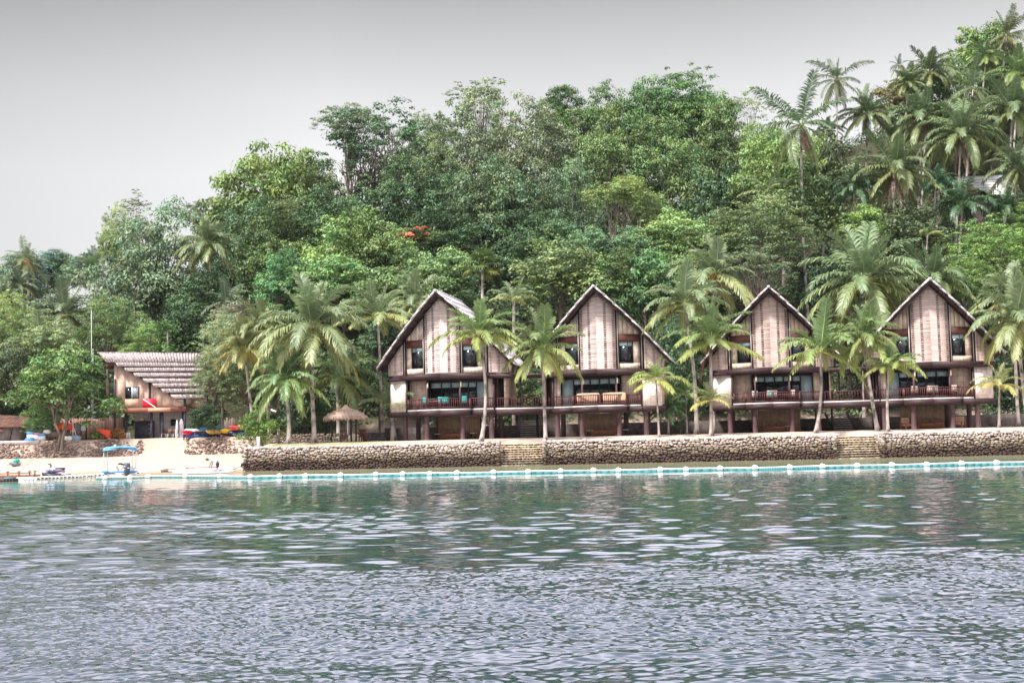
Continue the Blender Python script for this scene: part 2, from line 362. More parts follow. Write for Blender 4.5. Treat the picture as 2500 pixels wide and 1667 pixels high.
for x0, x1, y0, y1 in ((-400, 400, -60, 8.6), (-400, 400, 99.85, 116), (-400, -60, 22, 99.85), (60, 400, 22, 99.85), (-400, -34.2, 8.6, 22), (34.2, 400, 8.6, 22)):
    VV.append(np.array([(x0, y0, -.02), (x1, y0, -.02), (x1, y1, -.02), (x0, y1, -.02)])); QQ.append(np.array([[0, 1, 2, 3]]) + n0); n0 += 4
tag(mesh_obj('sea', np.concatenate(VV), np.concatenate(QQ), MT['water'], smooth=True), kind='structure')

# sea wall of rounded stones, with two flights of steps
def stone_col(z, wet=True):
    top = np.array([0.41, 0.345, 0.315]); mid = np.array([0.23, 0.185, 0.14]); low = np.array([0.07, 0.048, 0.04])
    zz = z + rng.normal(0, 0.12)
    c = low + (mid - low) * sstep(0.5, 1.05, zz); c = c + (top - c) * sstep(1.0, 1.5, zz)
    return c * rng.uniform(0.72, 1.22) * np.array([rng.uniform(0.95, 1.08), 1, rng.uniform(0.88, 1.1)])
def stones(mb, p0, p1, z0, z1, depth=0.14, lean=0.18, lmin=0.17, lmax=0.42, hm=0.18, colf=stone_col, wob=0.0):
    p0 = np.array(p0, float); p1 = np.array(p1, float); Ln = np.linalg.norm(p1 - p0); d = (p1 - p0) / Ln; nrm = np.array([d[1], -d[0]])
    z = z0
    while z < z1:
        h = hm * rng.uniform(0.8, 1.2); s = -rng.uniform(0, 0.3)
        while s < Ln:
            l = rng.uniform(lmin, lmax); f = (z - z0) / (z1 - z0)
            hh = h * rng.uniform(0.75, 1.15); zc = z + h / 2 + rng.normal(0, 0.035)
            zt = z1 + wob * math.sin(s * 0.7) + rng.uniform(-0.05, 0.06)
            if zc < zt:
                q = p0 + d * (s + l / 2) - nrm * lean * f + nrm * rng.uniform(-0.03, 0.05)
                ang = math.atan2(d[1], d[0]); b = MB(); b.ball((0, 0, 0), (l * 0.54, depth * rng.uniform(0.9, 1.3), hh * 0.56), 8, 5, noise=0.10)
                V = b.v[0]; tl = rng.uniform(-0.25, 0.25); c_, s_ = math.cos(tl), math.sin(tl)
                V = np.stack([V[:, 0] * c_ - V[:, 2] * s_, V[:, 1], V[:, 0] * s_ + V[:, 2] * c_], 1)
                ca, sa = math.cos(ang), math.sin(ang)
                V = np.stack([V[:, 0] * ca - V[:, 1] * sa + q[0], V[:, 0] * sa + V[:, 1] * ca + q[1], V[:, 2] + zc], 1)
                mb.add(V, b.q[0], b.t[0], col=colf(zc))
            s += l * rng.uniform(0.9, 1.0)
        z += h * 0.88
root = thing('sea_wall', 'long retaining wall of rounded beige stones, brown at the waterline', 'wall', (0, 95, 0))
mb = MB(); core = MB()
segs = [(-21.2, -1.25), (2.35, 24.3), (27.9, 62)]
for a, b in segs:
    stones(mb, (a, yw(a) - 95), (b, yw(b) - 95), -0.25, 1.84)
    core.hexa([(a + .1, yw(a) - 94.95, -1), (b - .1, yw(b) - 94.95, -1), (b - .1, yw(b) - 93.9, -1), (a + .1, yw(a) - 93.9, -1),
               (a + .1, yw(a) - 94.78, 1.72), (b - .1, yw(b) - 94.78, 1.72), (b - .1, yw(b) - 93.9, 1.72), (a + .1, yw(a) - 93.9, 1.72)])
    # coping stones lying on top
    s = a
    while s < b:
        l = rng.uniform(0.3, 0.6)
        for r_ in range(3):
            mb.ball((s + l / 2, yw(s) - 95 + 0.30 + r_ * 0.32, 1.76 + rng.uniform(-.02, .05)), (l * .52, .2, .11), 8, 5, noise=.08, col=np.array([.50, .42, .38]) * rng.uniform(.85, 1.12))
        s += l * .95
for x, sgn in [(-1.25, 1), (2.35, -1), (24.3, 1), (27.9, -1)]:   # returns beside the steps
    y = yw(x) - 95
    if sgn > 0: stones(mb, (x, y), (x, y + 1.9), 0.0, 1.84, lean=0.0)
    else: stones(mb, (x, y + 1.9), (x, y), 0.0, 1.84, lean=0.0)
stones(mb, (-21.2, 17), (-21.2, yw(-21.2) - 95), -0.1, 1.84, lean=0.1)   # left end running back from the water
core.box(-21.15, -20.1, 2.1, 17, -0.5, 1.72)
mb.build('stonework', MT['stone'], root, smooth=True, cols=True); core.build('rubble_core', MT['mortar'], root)
MT['step'] = mat('step_stone', (0.74, 0.64, 0.52), 0.9, (0.5, 0.41, 0.31), (2.5, 2.5, 2.5), 6, bump=0.03, vc=True)
for k, ((a, b), lab) in enumerate(zip(STEPS, ['flight of pale stone steps in the sea wall, between the first pair of houses', 'flight of mossy stone steps in the sea wall, between the right pair of houses'])):
    y0 = yw((a + b) / 2)
    st = thing('stone_steps', lab, 'steps', ((a + b) / 2, y0, 0), 0, 'flights of steps down to the sea'); w = (b - a) / 2
    tr = MB(); rs = MB(); n = 10
    for i in range(n):
        z = 0.06 + i * 0.18; y = 0.05 + i * 0.19
        x = -w + 0.02
        while x < w - 0.05:
            l = min(rng.uniform(0.3, 0.8), w - 0.02 - x); cc = rng.uniform(.8, 1.2) * (0.55 if z < 0.45 else (0.85 if z < 1.2 else 1.15))
            tr.box(x, x + l - 0.012, y - 0.03, y + 0.3, z - 0.055 + rng.uniform(-.008, .008), z + rng.uniform(-.01, .01), col=(cc, cc, cc * .95)); x += l
        x = -w + 0.05
        while x < w - 0.15:
            l = rng.uniform(0.18, 0.42); cc = rng.uniform(.2, .75) * (0.6 if z < 0.5 else 1)
            rs.ball((x + l / 2, y + 0.08, z - 0.11), (l * .5, .09, .065), 7, 4, col=(cc, cc * .85, cc * .75), noise=.08); x += l * 1.05
        rs.box(-w + .02, w - .02, y + 0.1, y + .6, z - 0.3, z - 0.06, col=(.14, .1, .08))
    tr.build('tread', MT['step'], st, cols=True); rs.build('riser', MT['step'], st, cols=True)

# rough rock banks behind the beach
def bank_col(z):
    return np.array([0.25, 0.185, 0.158]) * rng.uniform(0.6, 1.35) * np.array([1, rng.uniform(.92, 1.05), rng.uniform(.85, 1.1)])
for a, b, lab in ((-62, -34.3, 'low bank of loose pinkish rocks behind the beach on the far left'), (-30.3, -21.6, 'rubble bank of brown rocks under the stacked kayaks')):
    rk = MB()
    for k in range(int((b - a) * 110)):
        t = rng.uniform(0, 1); x = rng.uniform(a, b); r_ = rng.uniform(0.04, 0.12)
        rk.ball((x, 112.7 + t * 1.5 + rng.normal(0, .08), 1.15 + t * 1.62 + 0.12 * math.sin(x * 1.3)), (r_ * 1.25, r_, r_ * .85), 7, 5, noise=.16, col=bank_col(0))
    tag(rk.build('rock_bank', MT['stone'], cols=True), lab, 'rock bank', 'rock banks at the back of the beach')
# ------------------------------------------------------------------ vegetation builders
def leaf_quads(C, Nn, Ln, Wd, seed):
    """rhombic leaves at centres C with normals Nn"""
    r = np.random.default_rng(seed); n = len(C)
    Nn = Nn / (np.linalg.norm(Nn, axis=1)[:, None] + 1e-9)
    t = r.normal(size=(n, 3)); A = np.cross(Nn, t); A /= np.linalg.norm(A, axis=1)[:, None] + 1e-9; B = np.cross(Nn, A)
    Ln = np.broadcast_to(Ln, (n,))[:, None]; Wd = np.broadcast_to(Wd, (n,))[:, None]
    V = np.stack([C - A * Ln / 2, C + B * Wd / 2 - Nn * Wd * .15, C + A * Ln / 2 - Nn * Ln * .12, C - B * Wd / 2 - Nn * Wd * .15], 1).reshape(-1, 3)
    return V, np.arange(4 * n).reshape(n, 4)
def crown_arrays(seed, sub=9, lobes=20, per=80, leaf=0.045, lobe_r=0.12, flat=0.85, top_tint=None, droop=0.0, hollow=0.0, sub_r=0.42, rag=0.18):
    """unit crown: several boughs, each carrying separate leafy clumps, with ragged edges and gaps"""
    r = np.random.default_rng(seed); Cs = []; Ns = []; T = []; lob = []; subs = []
    for i in range(sub):
        a = i * 2.39996 + r.uniform(-.5, .5); h = 1 - 1.55 * (i + .5) / sub + r.uniform(-.15, .15); rad = math.sqrt(max(0.05, 1 - h * h)) * r.uniform(.75, 1.05)
        subs.append((np.array([math.cos(a) * rad, math.sin(a) * rad, h]) * .62, sub_r * r.uniform(.7, 1.2), r.uniform(.68, 1.3)))
    subs.append((np.array([0, 0, -.05]), .5, .9))
    for c0, sr, st in subs:
        for j in range(int(lobes * (sr / sub_r) ** 1.5) + 3):
            d = r.normal(size=3); d /= np.linalg.norm(d)
            if d[2] < -0.2 and r.random() < 0.6: d[2] *= -1
            k = r.uniform(.75, 1.05) if r.random() > rag else r.uniform(1.05, 1.4)
            p = (c0 + d * sr * k) * np.array([1, 1, flat]); lr = lobe_r * r.uniform(0.5, 1.35) * (.65 if k > 1.05 else 1)
            if d[2] < 0.0: p[2] -= droop * r.uniform(0, 1)
            if hollow and p[2] < 0.1 and abs(p[0]) < hollow and r.random() < 0.8: continue
            lob.append((p, lr)); n = int(per * (lr / lobe_r) ** 1.5) + 6
            u = r.normal(size=(n, 3)); u /= np.linalg.norm(u, axis=1)[:, None]
            u[:, 2] = np.where((u[:, 2] < -0.1) & (r.random(n) < .75), -u[:, 2], u[:, 2])
            q = p + u * (lr * r.uniform(0.3, 1.2, (n, 1)) ** .8) * np.array([1.35, 1.35, 0.62])
            Cs.append(q); Ns.append(u * 0.8 + np.array([0, 0, 0.7]) + r.normal(size=(n, 3)) * 0.3)
            tt = st * r.uniform(0.75, 1.25) * r.uniform(0.65, 1.35, n); yl = r.uniform(-.06, .12)
            cc = np.stack([tt * (1 + yl) * r.uniform(.92, 1.1), tt, tt * (1 - yl) * r.uniform(.85, 1.1)], 1)
            if top_tint is not None:
                w = np.clip((q[:, 2] - top_tint[3]) / 0.4, 0, 1)[:, None] * r.uniform(0.3, 1, (n, 1)); cc = cc * (1 - w) + cc * np.array(top_tint[:3]) * w
            T.append(cc)
    C = np.concatenate(Cs); Nn = np.concatenate(Ns); T = np.concatenate(T)
    V, q = leaf_quads(C, Nn, leaf * r.uniform(0.6, 1.5, len(C)), leaf * 0.5 * r.uniform(0.7, 1.3, len(C)), seed + 1)
    return V, q, np.repeat(T, 4, 0), lob
CROWNS = {}
def crown_mesh(kind, i):
    key = (kind, i)
    if key not in CROWNS:
        s = 100 * i + sum(map(ord, kind))
        kw = dict(big=dict(sub=11, lobes=25, per=88), wide=dict(sub=12, lobes=24, per=85, flat=0.7),
                  open=dict(sub=9, lobes=17, per=60, flat=0.95, lobe_r=.10, rag=.35, sub_r=.40),
                  dome=dict(sub=9, lobes=24, per=62, leaf=0.06, lobe_r=.13, flat=0.8, rag=.12),
                  sparse=dict(sub=6, lobes=9, per=12, leaf=0.085, flat=0.9, rag=.5),
                  vine=dict(sub=10, lobes=27, per=85, flat=1.0, droop=0.45),
                  fine=dict(sub=13, lobes=26, per=90, leaf=0.034, lobe_r=.095, rag=.3),
                  yellowtop=dict(sub=9, lobes=20, per=75, flat=0.75, top_tint=(1.6, 1.5, 1.3, 0.1), hollow=0.35),
                  flame=dict(sub=7, lobes=16, per=60, leaf=.06, flat=0.7),
                  bush=dict(sub=7, lobes=16, per=60, leaf=0.075, lobe_r=.17, flat=0.8))[kind]
        V, q, c, lob = crown_arrays(s, **kw)
        o = mesh_obj('crown', V, q, MT['leaf'], cols=c); me = o.data; bpy.data.objects.remove(o)
        CROWNS[key] = (me, lob)
    return CROWNS[key]
def find_base(px, py, hc, ymin=120.0, ymax=260.0):
    """distance at which a crown seen at this pixel stands hc metres over the hillside"""
    Y = ymin
    while Y < ymax:
        p = P(px, py, Y)
        if p[2] - float(H(p[0], p[1])) <= hc: return p
        Y += 0.5
    return P(px, py, ymax)
def limb_mesh(base, cc, R, rz, lob, r0, nl, seed, multi=1):
    r = np.random.default_rng(seed); mb = MB()
    base = np.array(base, float); cc = np.array(cc, float)
    for m in range(multi):
        off = np.array([(m - (multi - 1) / 2) * r0 * 1.6, 0, 0]); tip = cc + np.array([(m - (multi - 1) / 2) * R * 0.5, r.normal() * .2, rz * 0.1])
        fork = base + off + (tip - base - off) * (0.55 if multi == 1 else 0.4) + r.normal(size=3) * r0 * .6
        mid = (base + off + fork) / 2 + r.normal(size=3) * r0 * 0.7
        rr = r0 / math.sqrt(multi)
        mb.tube([base + off - (0, 0, .4), base + off + (fork - base - off) * .12, mid, fork, fork * .4 + tip * .6, tip], [rr * 1.5, rr * 1.1, rr, rr * .8, rr * .45, rr * .12], 8)
        ch = r.choice(len(lob), min(nl, len(lob)), replace=False)
        for j in ch:
            p, lr = lob[j]; e = cc + p * np.array([R, R, rz]) * 0.9
            if e[2] < fork[2] - 0.3 * rz and r.random() < .7: continue
            s = fork + (tip - fork) * r.uniform(0, 0.5); k1 = s * .6 + e * .4 + np.array([0, 0, 0.08 * R]) + r.normal(size=3) * .05 * R
            k2 = s * .25 + e * .75 + r.normal(size=3) * .05 * R
            mb.tube([s, k1, k2, e], [rr * .45, rr * .3, rr * .18, rr * .05], 5, cap=False)
    return mb
TREES = {}
def tree(px, py, rx, ry, hc, kind, col, label, cat='tree', var=0, name='tree', Y=None, group='trees on the hillside', tr=0.28, nl=14, multi=1, rz=None, extra=None, ymin=120.0, flower=None):
    px, py = px * K, py * K
    p = P(px, py, Y) if Y else find_base(px, py, hc, ymin)
    s = p[1] / F_PX * K; R = rx * s; Rz = ry * s
    if p[1] > 126: R *= 1.12; Rz *= 1.08; col = tuple(a * b for a, b in zip(col, (1.75, 1.8, 1.6)))
    else: col = tuple(a * 1.7 for a in col)
    gz = float(H(p[0], p[1])); low = any(w in label for w in ('shrub', 'bush', 'thicket', 'hedge', 'scrub', 'undergrowth')) and nl == 14
    if low: name, cat, nl = 'shrub', 'shrub', 0; group = 'shrubs on the slope and shore' if group == 'trees on the hillside' else group
    root = thing(name, label, cat, (p[0], p[1], gz), rnd.uniform(-0.4, 0.4), group)
    me, lob = crown_mesh(kind, var); cz = p[2] - gz
    c = bpy.data.objects.new('crown', me); COL.objects.link(c); c.parent = root; c.location = (0, 0, cz); c.scale = (R, R * .9, Rz)
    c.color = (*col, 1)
    flat = dict(big=.85, wide=.7, open=.95, dome=.8, sparse=.9, vine=1., fine=.85, yellowtop=.75, flame=.7, bush=.8)[kind]
    if kind in ('big', 'wide', 'dome', 'vine', 'fine', 'bush') and (low or py < 800 * K) and multi == 1:
        Rz2 = Rz * (1.85 if Y and Y > 140 else 1.5); cz = max(cz - (Rz2 - Rz) * .95, Rz2 * .55); Rz = Rz2; c.location = (0, 0, cz)
    c.scale = (R * 1.1, R, Rz / flat)
    if nl:
        t = limb_mesh((0, 0, 0), (0, 0, cz), R, Rz / flat, lob, tr * max(0.5, R / 6), nl, rnd.randrange(9999), multi).build('trunk', MT['bark'], root, smooth=True)
    if flower is not None:
        r = np.random.default_rng(3); n = 2600; ch = r.choice(len(lob), 26); C = []
        for j in ch:
            q, lr = lob[j]; u = r.normal(size=(n // 26, 3)); u /= np.linalg.norm(u, axis=1)[:, None]; u[:, 2] = abs(u[:, 2]); C.append(q + u * lr * 1.25)
        C = np.concatenate(C); V, qd = leaf_quads(C, C + (0, 0, .6) + r.normal(size=C.shape) * .3, .1, .07, 5)
        f = mesh_obj('blossom', V, qd, MT['leaf'], root, cols=np.repeat(r.uniform(.7, 1.3, (len(C), 1)) * np.array([[1, 1, 1]]), 4, 0))
        f.color = (*flower, 1); f.location = c.location; f.scale = c.scale
    return root

def frond_arrays(r, L, e0, az, bend, nleaf, wleaf, llen, hang, tint, twist=0.0, origin=(0, 0, 0), vee=0.35):
    """one feather frond: a drooping rachis with two rows of leaflets"""
    n = 10; s = np.linspace(0, 1, n); e = e0 - bend * s ** 1.35
    dh = np.cos(e) * L / (n - 1); dv = np.sin(e) * L / (n - 1)
    h = np.concatenate([[0], np.cumsum(dh[:-1])]); v = np.concatenate([[0], np.cumsum(dv[:-1])])
    side = np.sin(s * 2.2) * twist * L * .15
    ca, sa = math.cos(az), math.sin(az); F = np.array([ca, sa, 0]); S = np.array([-sa, ca, 0]); Z = np.array([0, 0, 1.0])
    P_ = np.array(origin) + h[:, None] * F + v[:, None] * Z + side[:, None] * S
    V = []; Q = []; C = []; nb = 0
    w = (0.022 * (1 - s) + 0.005)[:, None] * L * 0.8
    up = np.stack([-np.sin(e)[:, None] * F + np.cos(e)[:, None] * Z], 0)[0]
    rv = np.stack([P_ - S * w * .6, P_ + S * w * .6, P_ - up * w * .7], 1).reshape(-1, 3)
    q = []
    for i in range(n - 1):
        for j in range(3):
            k = (j + 1) % 3; q.append([i * 3 + j, i * 3 + k, i * 3 + 3 + k, i * 3 + 3 + j])
    V.append(rv); Q.append(np.array(q)); C.append(np.tile(np.array([2.3, 2.0, 1.5]) * tint, (len(rv), 1))); nb = len(rv)
    t = np.linspace(0.13, 0.995, nleaf); t = np.repeat(t, 2) + r.uniform(-.006, .006, 2 * nleaf); sg = np.tile([1.0, -1.0], nleaf); t = np.clip(t, 0, 1)
    def it(A): return np.stack([np.interp(t, s, A[:, k]) for k in range(3)], 1)
    B = it(P_); U = it(up); T = np.stack([np.interp(t, s, np.cos(e)), np.interp(t, s, np.sin(e))], 1); T = T[:, :1] * F + T[:, 1:] * Z
    ll = llen * L * (0.25 + 0.75 * np.sin(math.pi * (0.12 + 0.80 * t)) ** 0.8) * r.uniform(.8, 1.12, len(t))
    fwd = 0.35 + 0.75 * t
    D = S * sg[:, None] * 0.9 + T * fwd[:, None] + U * vee * r.uniform(.3, 1.6, (len(t), 1)) + r.normal(size=(len(t), 3)) * .09
    D /= np.linalg.norm(D, axis=1)[:, None]
    D2 = D - Z * (hang * r.uniform(.6, 1.3, (len(t), 1))); D2 /= np.linalg.norm(D2, axis=1)[:, None]
    D3 = D2 - Z * (hang * r.uniform(.8, 1.6, (len(t), 1))); D3 /= np.linalg.norm(D3, axis=1)[:, None]
    m1 = B + D * (ll * .35)[:, None]; m2 = m1 + D2 * (ll * .35)[:, None]; m3 = m2 + D3 * (ll * .3)[:, None]
    wv = T * (wleaf * L) * .5
    V.append(np.stack([B - wv * .5, B + wv * .5, m1 - wv, m1 + wv, m2 - wv * .8, m2 + wv * .8, m3 - wv * .15, m3 + wv * .15], 1).reshape(-1, 3))
    k = np.arange(len(t))[:, None] * 8 + nb
    Q.append(np.concatenate([k + np.array([[0, 1, 3, 2]]), k + np.array([[2, 3, 5, 4]]), k + np.array([[4, 5, 7, 6]])]))
    tt = r.uniform(.8, 1.2, len(t)); c = np.stack([tt, tt, tt], 1)[:, None, :] * np.array([[1, 1, 1], [1, 1, 1], [1, 1, 1], [1, 1, 1], [1.08, 1.04, 1], [1.08, 1.04, 1], [1.5, 1.25, 1.1], [1.5, 1.25, 1.1]])
    C.append((c * tint).reshape(-1, 3)); return np.concatenate(V), np.concatenate(Q), np.concatenate(C)
def palm_crown(seed, nf=24, top=85, low=-35, bend=(42, 82), nleaf=60, wleaf=0.026, llen=0.23, hang=0.7, young=False, lenj=0.12, old=(1.7, 1.35, .95)):
    r = np.random.default_rng(seed); VV = []; QQ = []; CC = []; n = 0
    for i in range(nf):
        f = i / (nf - 1); e = math.radians(top + (low - top) * f ** 0.85 + r.normal() * 6); az = i * 2.39996 + r.normal() * .25
        b = math.radians(bend[0] + (bend[1] - bend[0]) * math.sin(math.pi * min(1, f * 1.05)) + r.normal() * 7)
        if f < .14: b *= .45
        tint = np.array([1, 1, 1]) * (0.85 + .2 * r.random()); w = max(0, (f - .45) / .55); tint = tint * (1 - w) + np.array(old) * w * (0.8 + .3 * r.random()) + tint * w * .0
        Ln = (0.75 + .25 * min(1, f * 3)) * (1 + r.normal() * lenj); hg = hang * (0.35 + 1.0 * f)
        V, Q, C = frond_arrays(r, Ln, e, az, b, nleaf, wleaf, llen, hg, tint, r.normal() * .5, (math.cos(az) * .03, math.sin(az) * .03, -.03 * f), vee=.5 - .3 * f)
        VV.append(V); QQ.append(Q + n); CC.append(C); n += len(V)
    return np.concatenate(VV), np.concatenate(QQ), np.concatenate(CC)
PALMS = {}
PK = dict(coco=dict(nf=26, low=-32), full=dict(nf=31, low=-42, bend=(40, 80), nleaf=62), up=dict(nf=22, low=-15, bend=(35, 75), hang=.55), ragged=dict(nf=19, low=-55, bend=(30, 60), nleaf=44, wleaf=.022, hang=.9, lenj=.2, old=(1.5, 1.2, .9)),
          young=dict(nf=13, low=-5, bend=(45, 95), nleaf=36, wleaf=.03, llen=.28, hang=.6), areca=dict(nf=26, low=-15, bend=(50, 110), nleaf=30, wleaf=.035, llen=.25, hang=.8, old=(1.1, 1.1, 1)),
          low=dict(nf=12, top=75, low=15, bend=(30, 75), nleaf=40, hang=.7))
def palm_mesh(kind, i):
    if (kind, i) not in PALMS:
        V, Q, C = palm_crown(1000 + 37 * i + sum(map(ord, kind)), **PK[kind]); o = mesh_obj('fronds', V, Q, MT['frond'], cols=C); PALMS[(kind, i)] = o.data; bpy.data.objects.remove(o)
    return PALMS[(kind, i)]
def palm(px, py, rpx, bx, by, kind, label, col=(.12, .15, .055), var=0, Y=None, hc=None, tr=0.16, bow=0.0, dry=0, nuts=None, group='coconut palms', name='coconut_palm', rot=0.0, flare=1.7, ymin=118):
    """crown centre at px,py; trunk foot at bx,by (display pixels)"""
    px, py, bx = px * K, py * K, bx * K
    if Y: base = P(bx, 1060, Y); c = P(px, py, Y)
    else:
        c = find_base(px, py, hc, ymin); base = P(bx, 1060, c[1])
    gz = float(H(base[0], base[1])); R = rpx * K * c[1] / F_PX * (1.16 if c[1] < 130 else 1.08); col = tuple(a * b for a, b in zip(col, (1.35, 1.55, 1.6)))
    root = thing(name, label, 'palm tree', (base[0], base[1], gz), 0, group)
    top = np.array([c[0] - base[0], 0, c[2] - gz]); n = 12; s = np.linspace(0, 1, n)
    path = s[:, None] * top; path[:, 0] += -bow * np.sin(math.pi * s) * (1 - .3 * s); path[:, 2] -= 0.3 * (1 - s)
    rad = tr * (1.0 - .35 * s) + tr * (flare - 1) * np.exp(-s * top[2] / 0.55)
    mb = MB(); mb.tube(path, rad, 9); t = mb.build('trunk', MT['palmbark'], root, smooth=True)
    f = bpy.data.objects.new('fronds', palm_mesh(kind, var)); COL.objects.link(f); f.parent = root; f.location = tuple(top); f.scale = (R, R, R); f.color = (*col, 1); f.rotation_euler = (0, 0, rot)
    r = np.random.default_rng(int(px + py))
    if dry:
        VV = []; QQ = []; CC = []; nn = 0
        for i in range(dry):
            V, Q, C = frond_arrays(r, R * r.uniform(.6, 1.0), math.radians(r.uniform(-75, -50)), r.uniform(0, 6.28), math.radians(r.uniform(5, 25)), 26, .022, .16, 1.2, np.array([1, 1, 1]) * r.uniform(.7, 1.2))
            VV.append(V); QQ.append(Q + nn); CC.append(C); nn += len(V)
        d = mesh_obj('dry_fronds', np.concatenate(VV), np.concatenate(QQ), MT['frond'], root, cols=np.concatenate(CC)); d.location = tuple(top - (0, 0, R * .06)); d.color = (.17, .085, .06, 1)
    if nuts is not None:
        mb = MB()
        for i in range(11):
            a = r.uniform(0, 6.28); mb.ball((math.cos(a) * .26, math.sin(a) * .26, -r.uniform(.1, .55)), (.13, .13, .16), 8, 6, col=np.array(nuts) * r.uniform(.7, 1.2))
        mb.build('coconut_cluster', MT['vc'], root, smooth=True, loc=tuple(top), cols=True)
    return root
def fan_palm(px, py, rpx, bx, Y, label, hc=None, col=(.09, .14, .045), nf=20):
    px, py, bx = px * K, py * K, bx * K
    c = P(px, py, Y) if Y else find_base(px, py, hc); base = P(bx, 1060, c[1]); gz = float(H(base[0], base[1])); R = rpx * K * c[1] / F_PX
    root = thing('fan_palm', label, 'palm tree', (base[0], base[1], gz), 0, 'fan palms'); top = np.array([c[0] - base[0], 0, c[2] - gz])
    mb = MB(); mb.tube([(0, 0, -.3), top * .5, top], [.16, .13, .12], 8); mb.build('trunk', MT['palmbark'], root, smooth=True)
    r = np.random.default_rng(int(px)); V = []; Q = []; C = []; n = 0
    for i in range(nf):
        f = i / nf; e = math.radians(80 - 115 * f); az = i * 2.4 + r.normal() * .2; d = np.array([math.cos(az) * math.cos(e), math.sin(az) * math.cos(e), math.sin(e)])
        hub = d * R * .55; side = np.cross(d, (0, 0, 1)); side /= np.linalg.norm(side) + 1e-6; up = np.cross(side, d); w = R * .012
        V.append([hub * 0 - side * w, hub * 0 + side * w, hub + side * w, hub - side * w]); Q.append([[n, n + 1, n + 2, n + 3]]); C.append(np.tile((1.3, 1.2, .8), (4, 1))); n += 4
        tint = np.array([1, 1, 1]) * r.uniform(.8, 1.25) if f < .8 else np.array([2.2, 1.5, 1.2])
        for k in range(17):
            a = math.radians(-115 + 230 * k / 16); g = d * math.cos(a) + side * math.sin(a); l = R * .5 * r.uniform(.85, 1.05); pw = (side * math.cos(a) - d * math.sin(a)) * R * .04
            m = hub + g * l * .6 + up * .02 * R; t = hub + g * l - np.array([0, 0, l * r.uniform(.15, .5)])
            V.append([hub - pw * .2, hub + pw * .2, m + pw, m - pw, t, t + pw * .1]); Q.append([[n, n + 1, n + 2, n + 3], [n + 3, n + 2, n + 5, n + 4]]); C.append(np.tile(tint * r.uniform(.85, 1.15), (6, 1))); n += 6
    o = mesh_obj('fronds', np.concatenate([np.array(v) for v in V]), np.concatenate([np.array(q) for q in Q]), MT['frond'], root, cols=np.concatenate(C)); o.location = tuple(top); o.color = (*col, 1); return root
# ------------------------------------------------------------------ stilt villas
ROT = math.radians(-11.5)
AP, TIPX, TIPZ = 12.4, 5.95, 6.3
def vy(x): return 0.45 * abs(x)
def roofz(x): return AP - (AP - TIPZ) * abs(x) / TIPX + 0.22 * math.sin(math.pi * min(1, abs(x) / TIPX))
def facade(mb, x0, x1, zb, off=0.0, th=0.1, n=6, top=None, dz=0.42):
    """vertical wall piece following the V plan; top follows the roof unless given"""
    xs_ = np.linspace(x0, x1, n if top is None else 2)
    for a, b in zip(xs_[:-1], xs_[1:]):
        za = (roofz(a) - dz) if top is None else top; zb2 = (roofz(b) - dz) if top is None else top
        za = max(za, zb + .01); zb2 = max(zb2, zb + .01)
        lo, hi = (a, b) if a < b else (b, a); zl, zh = (za, zb2) if a < b else (zb2, za)
        ya, yb = vy(lo) + off, vy(hi) + off
        mb.hexa([(lo, ya, zb), (hi, yb, zb), (hi, yb + th, zb), (lo, ya + th, zb), (lo, ya, zl), (hi, yb, zh), (hi, yb + th, zh), (lo, ya + th, zl)])
def villa_mats(tone, warm):
    k = tone; w = warm
    return dict(
        screen=mat('woven_bamboo_screen', (0.60 * k, 0.485 * k * (1 - w * .18), 0.47 * k * (1 - w * .32)), 0.85, (0.46 * k, 0.385 * k * (1 - w * .12), 0.355 * k * (1 - w * .24)), (1.2, 1.2, 22), 4, bump=0.01, lo=.4, hi=.75, vc=True),
        panel=grid_material('bamboo_panel', (0.54 * k, 0.43 * k, 0.36 * k * (1 - w * .2)), (0.48 * k, 0.37 * k, 0.31 * k * (1 - w * .2)), (0.24, 0.16, 0.12), 0.30, 1.4, 0.014),
        grid=grid_material('square_panel', (0.50 * k, 0.37 * k, 0.30 * k), (0.44 * k, 0.32 * k, 0.26 * k), (0.26, 0.17, 0.13), 0.46, 0.56, 0.016),
        blank=grid_material('pale_square_panel', (0.72 * k, 0.62 * k, 0.57 * k), (0.66 * k, 0.56 * k, 0.5 * k), (0.45, 0.36, 0.31), 0.42, 0.55, 0.014),
        pole=grid_material('bamboo_pole_wall', (0.36, 0.25, 0.16), (0.26, 0.17, 0.11), (0.07, 0.045, 0.03), 0.06, 30, 0.012))
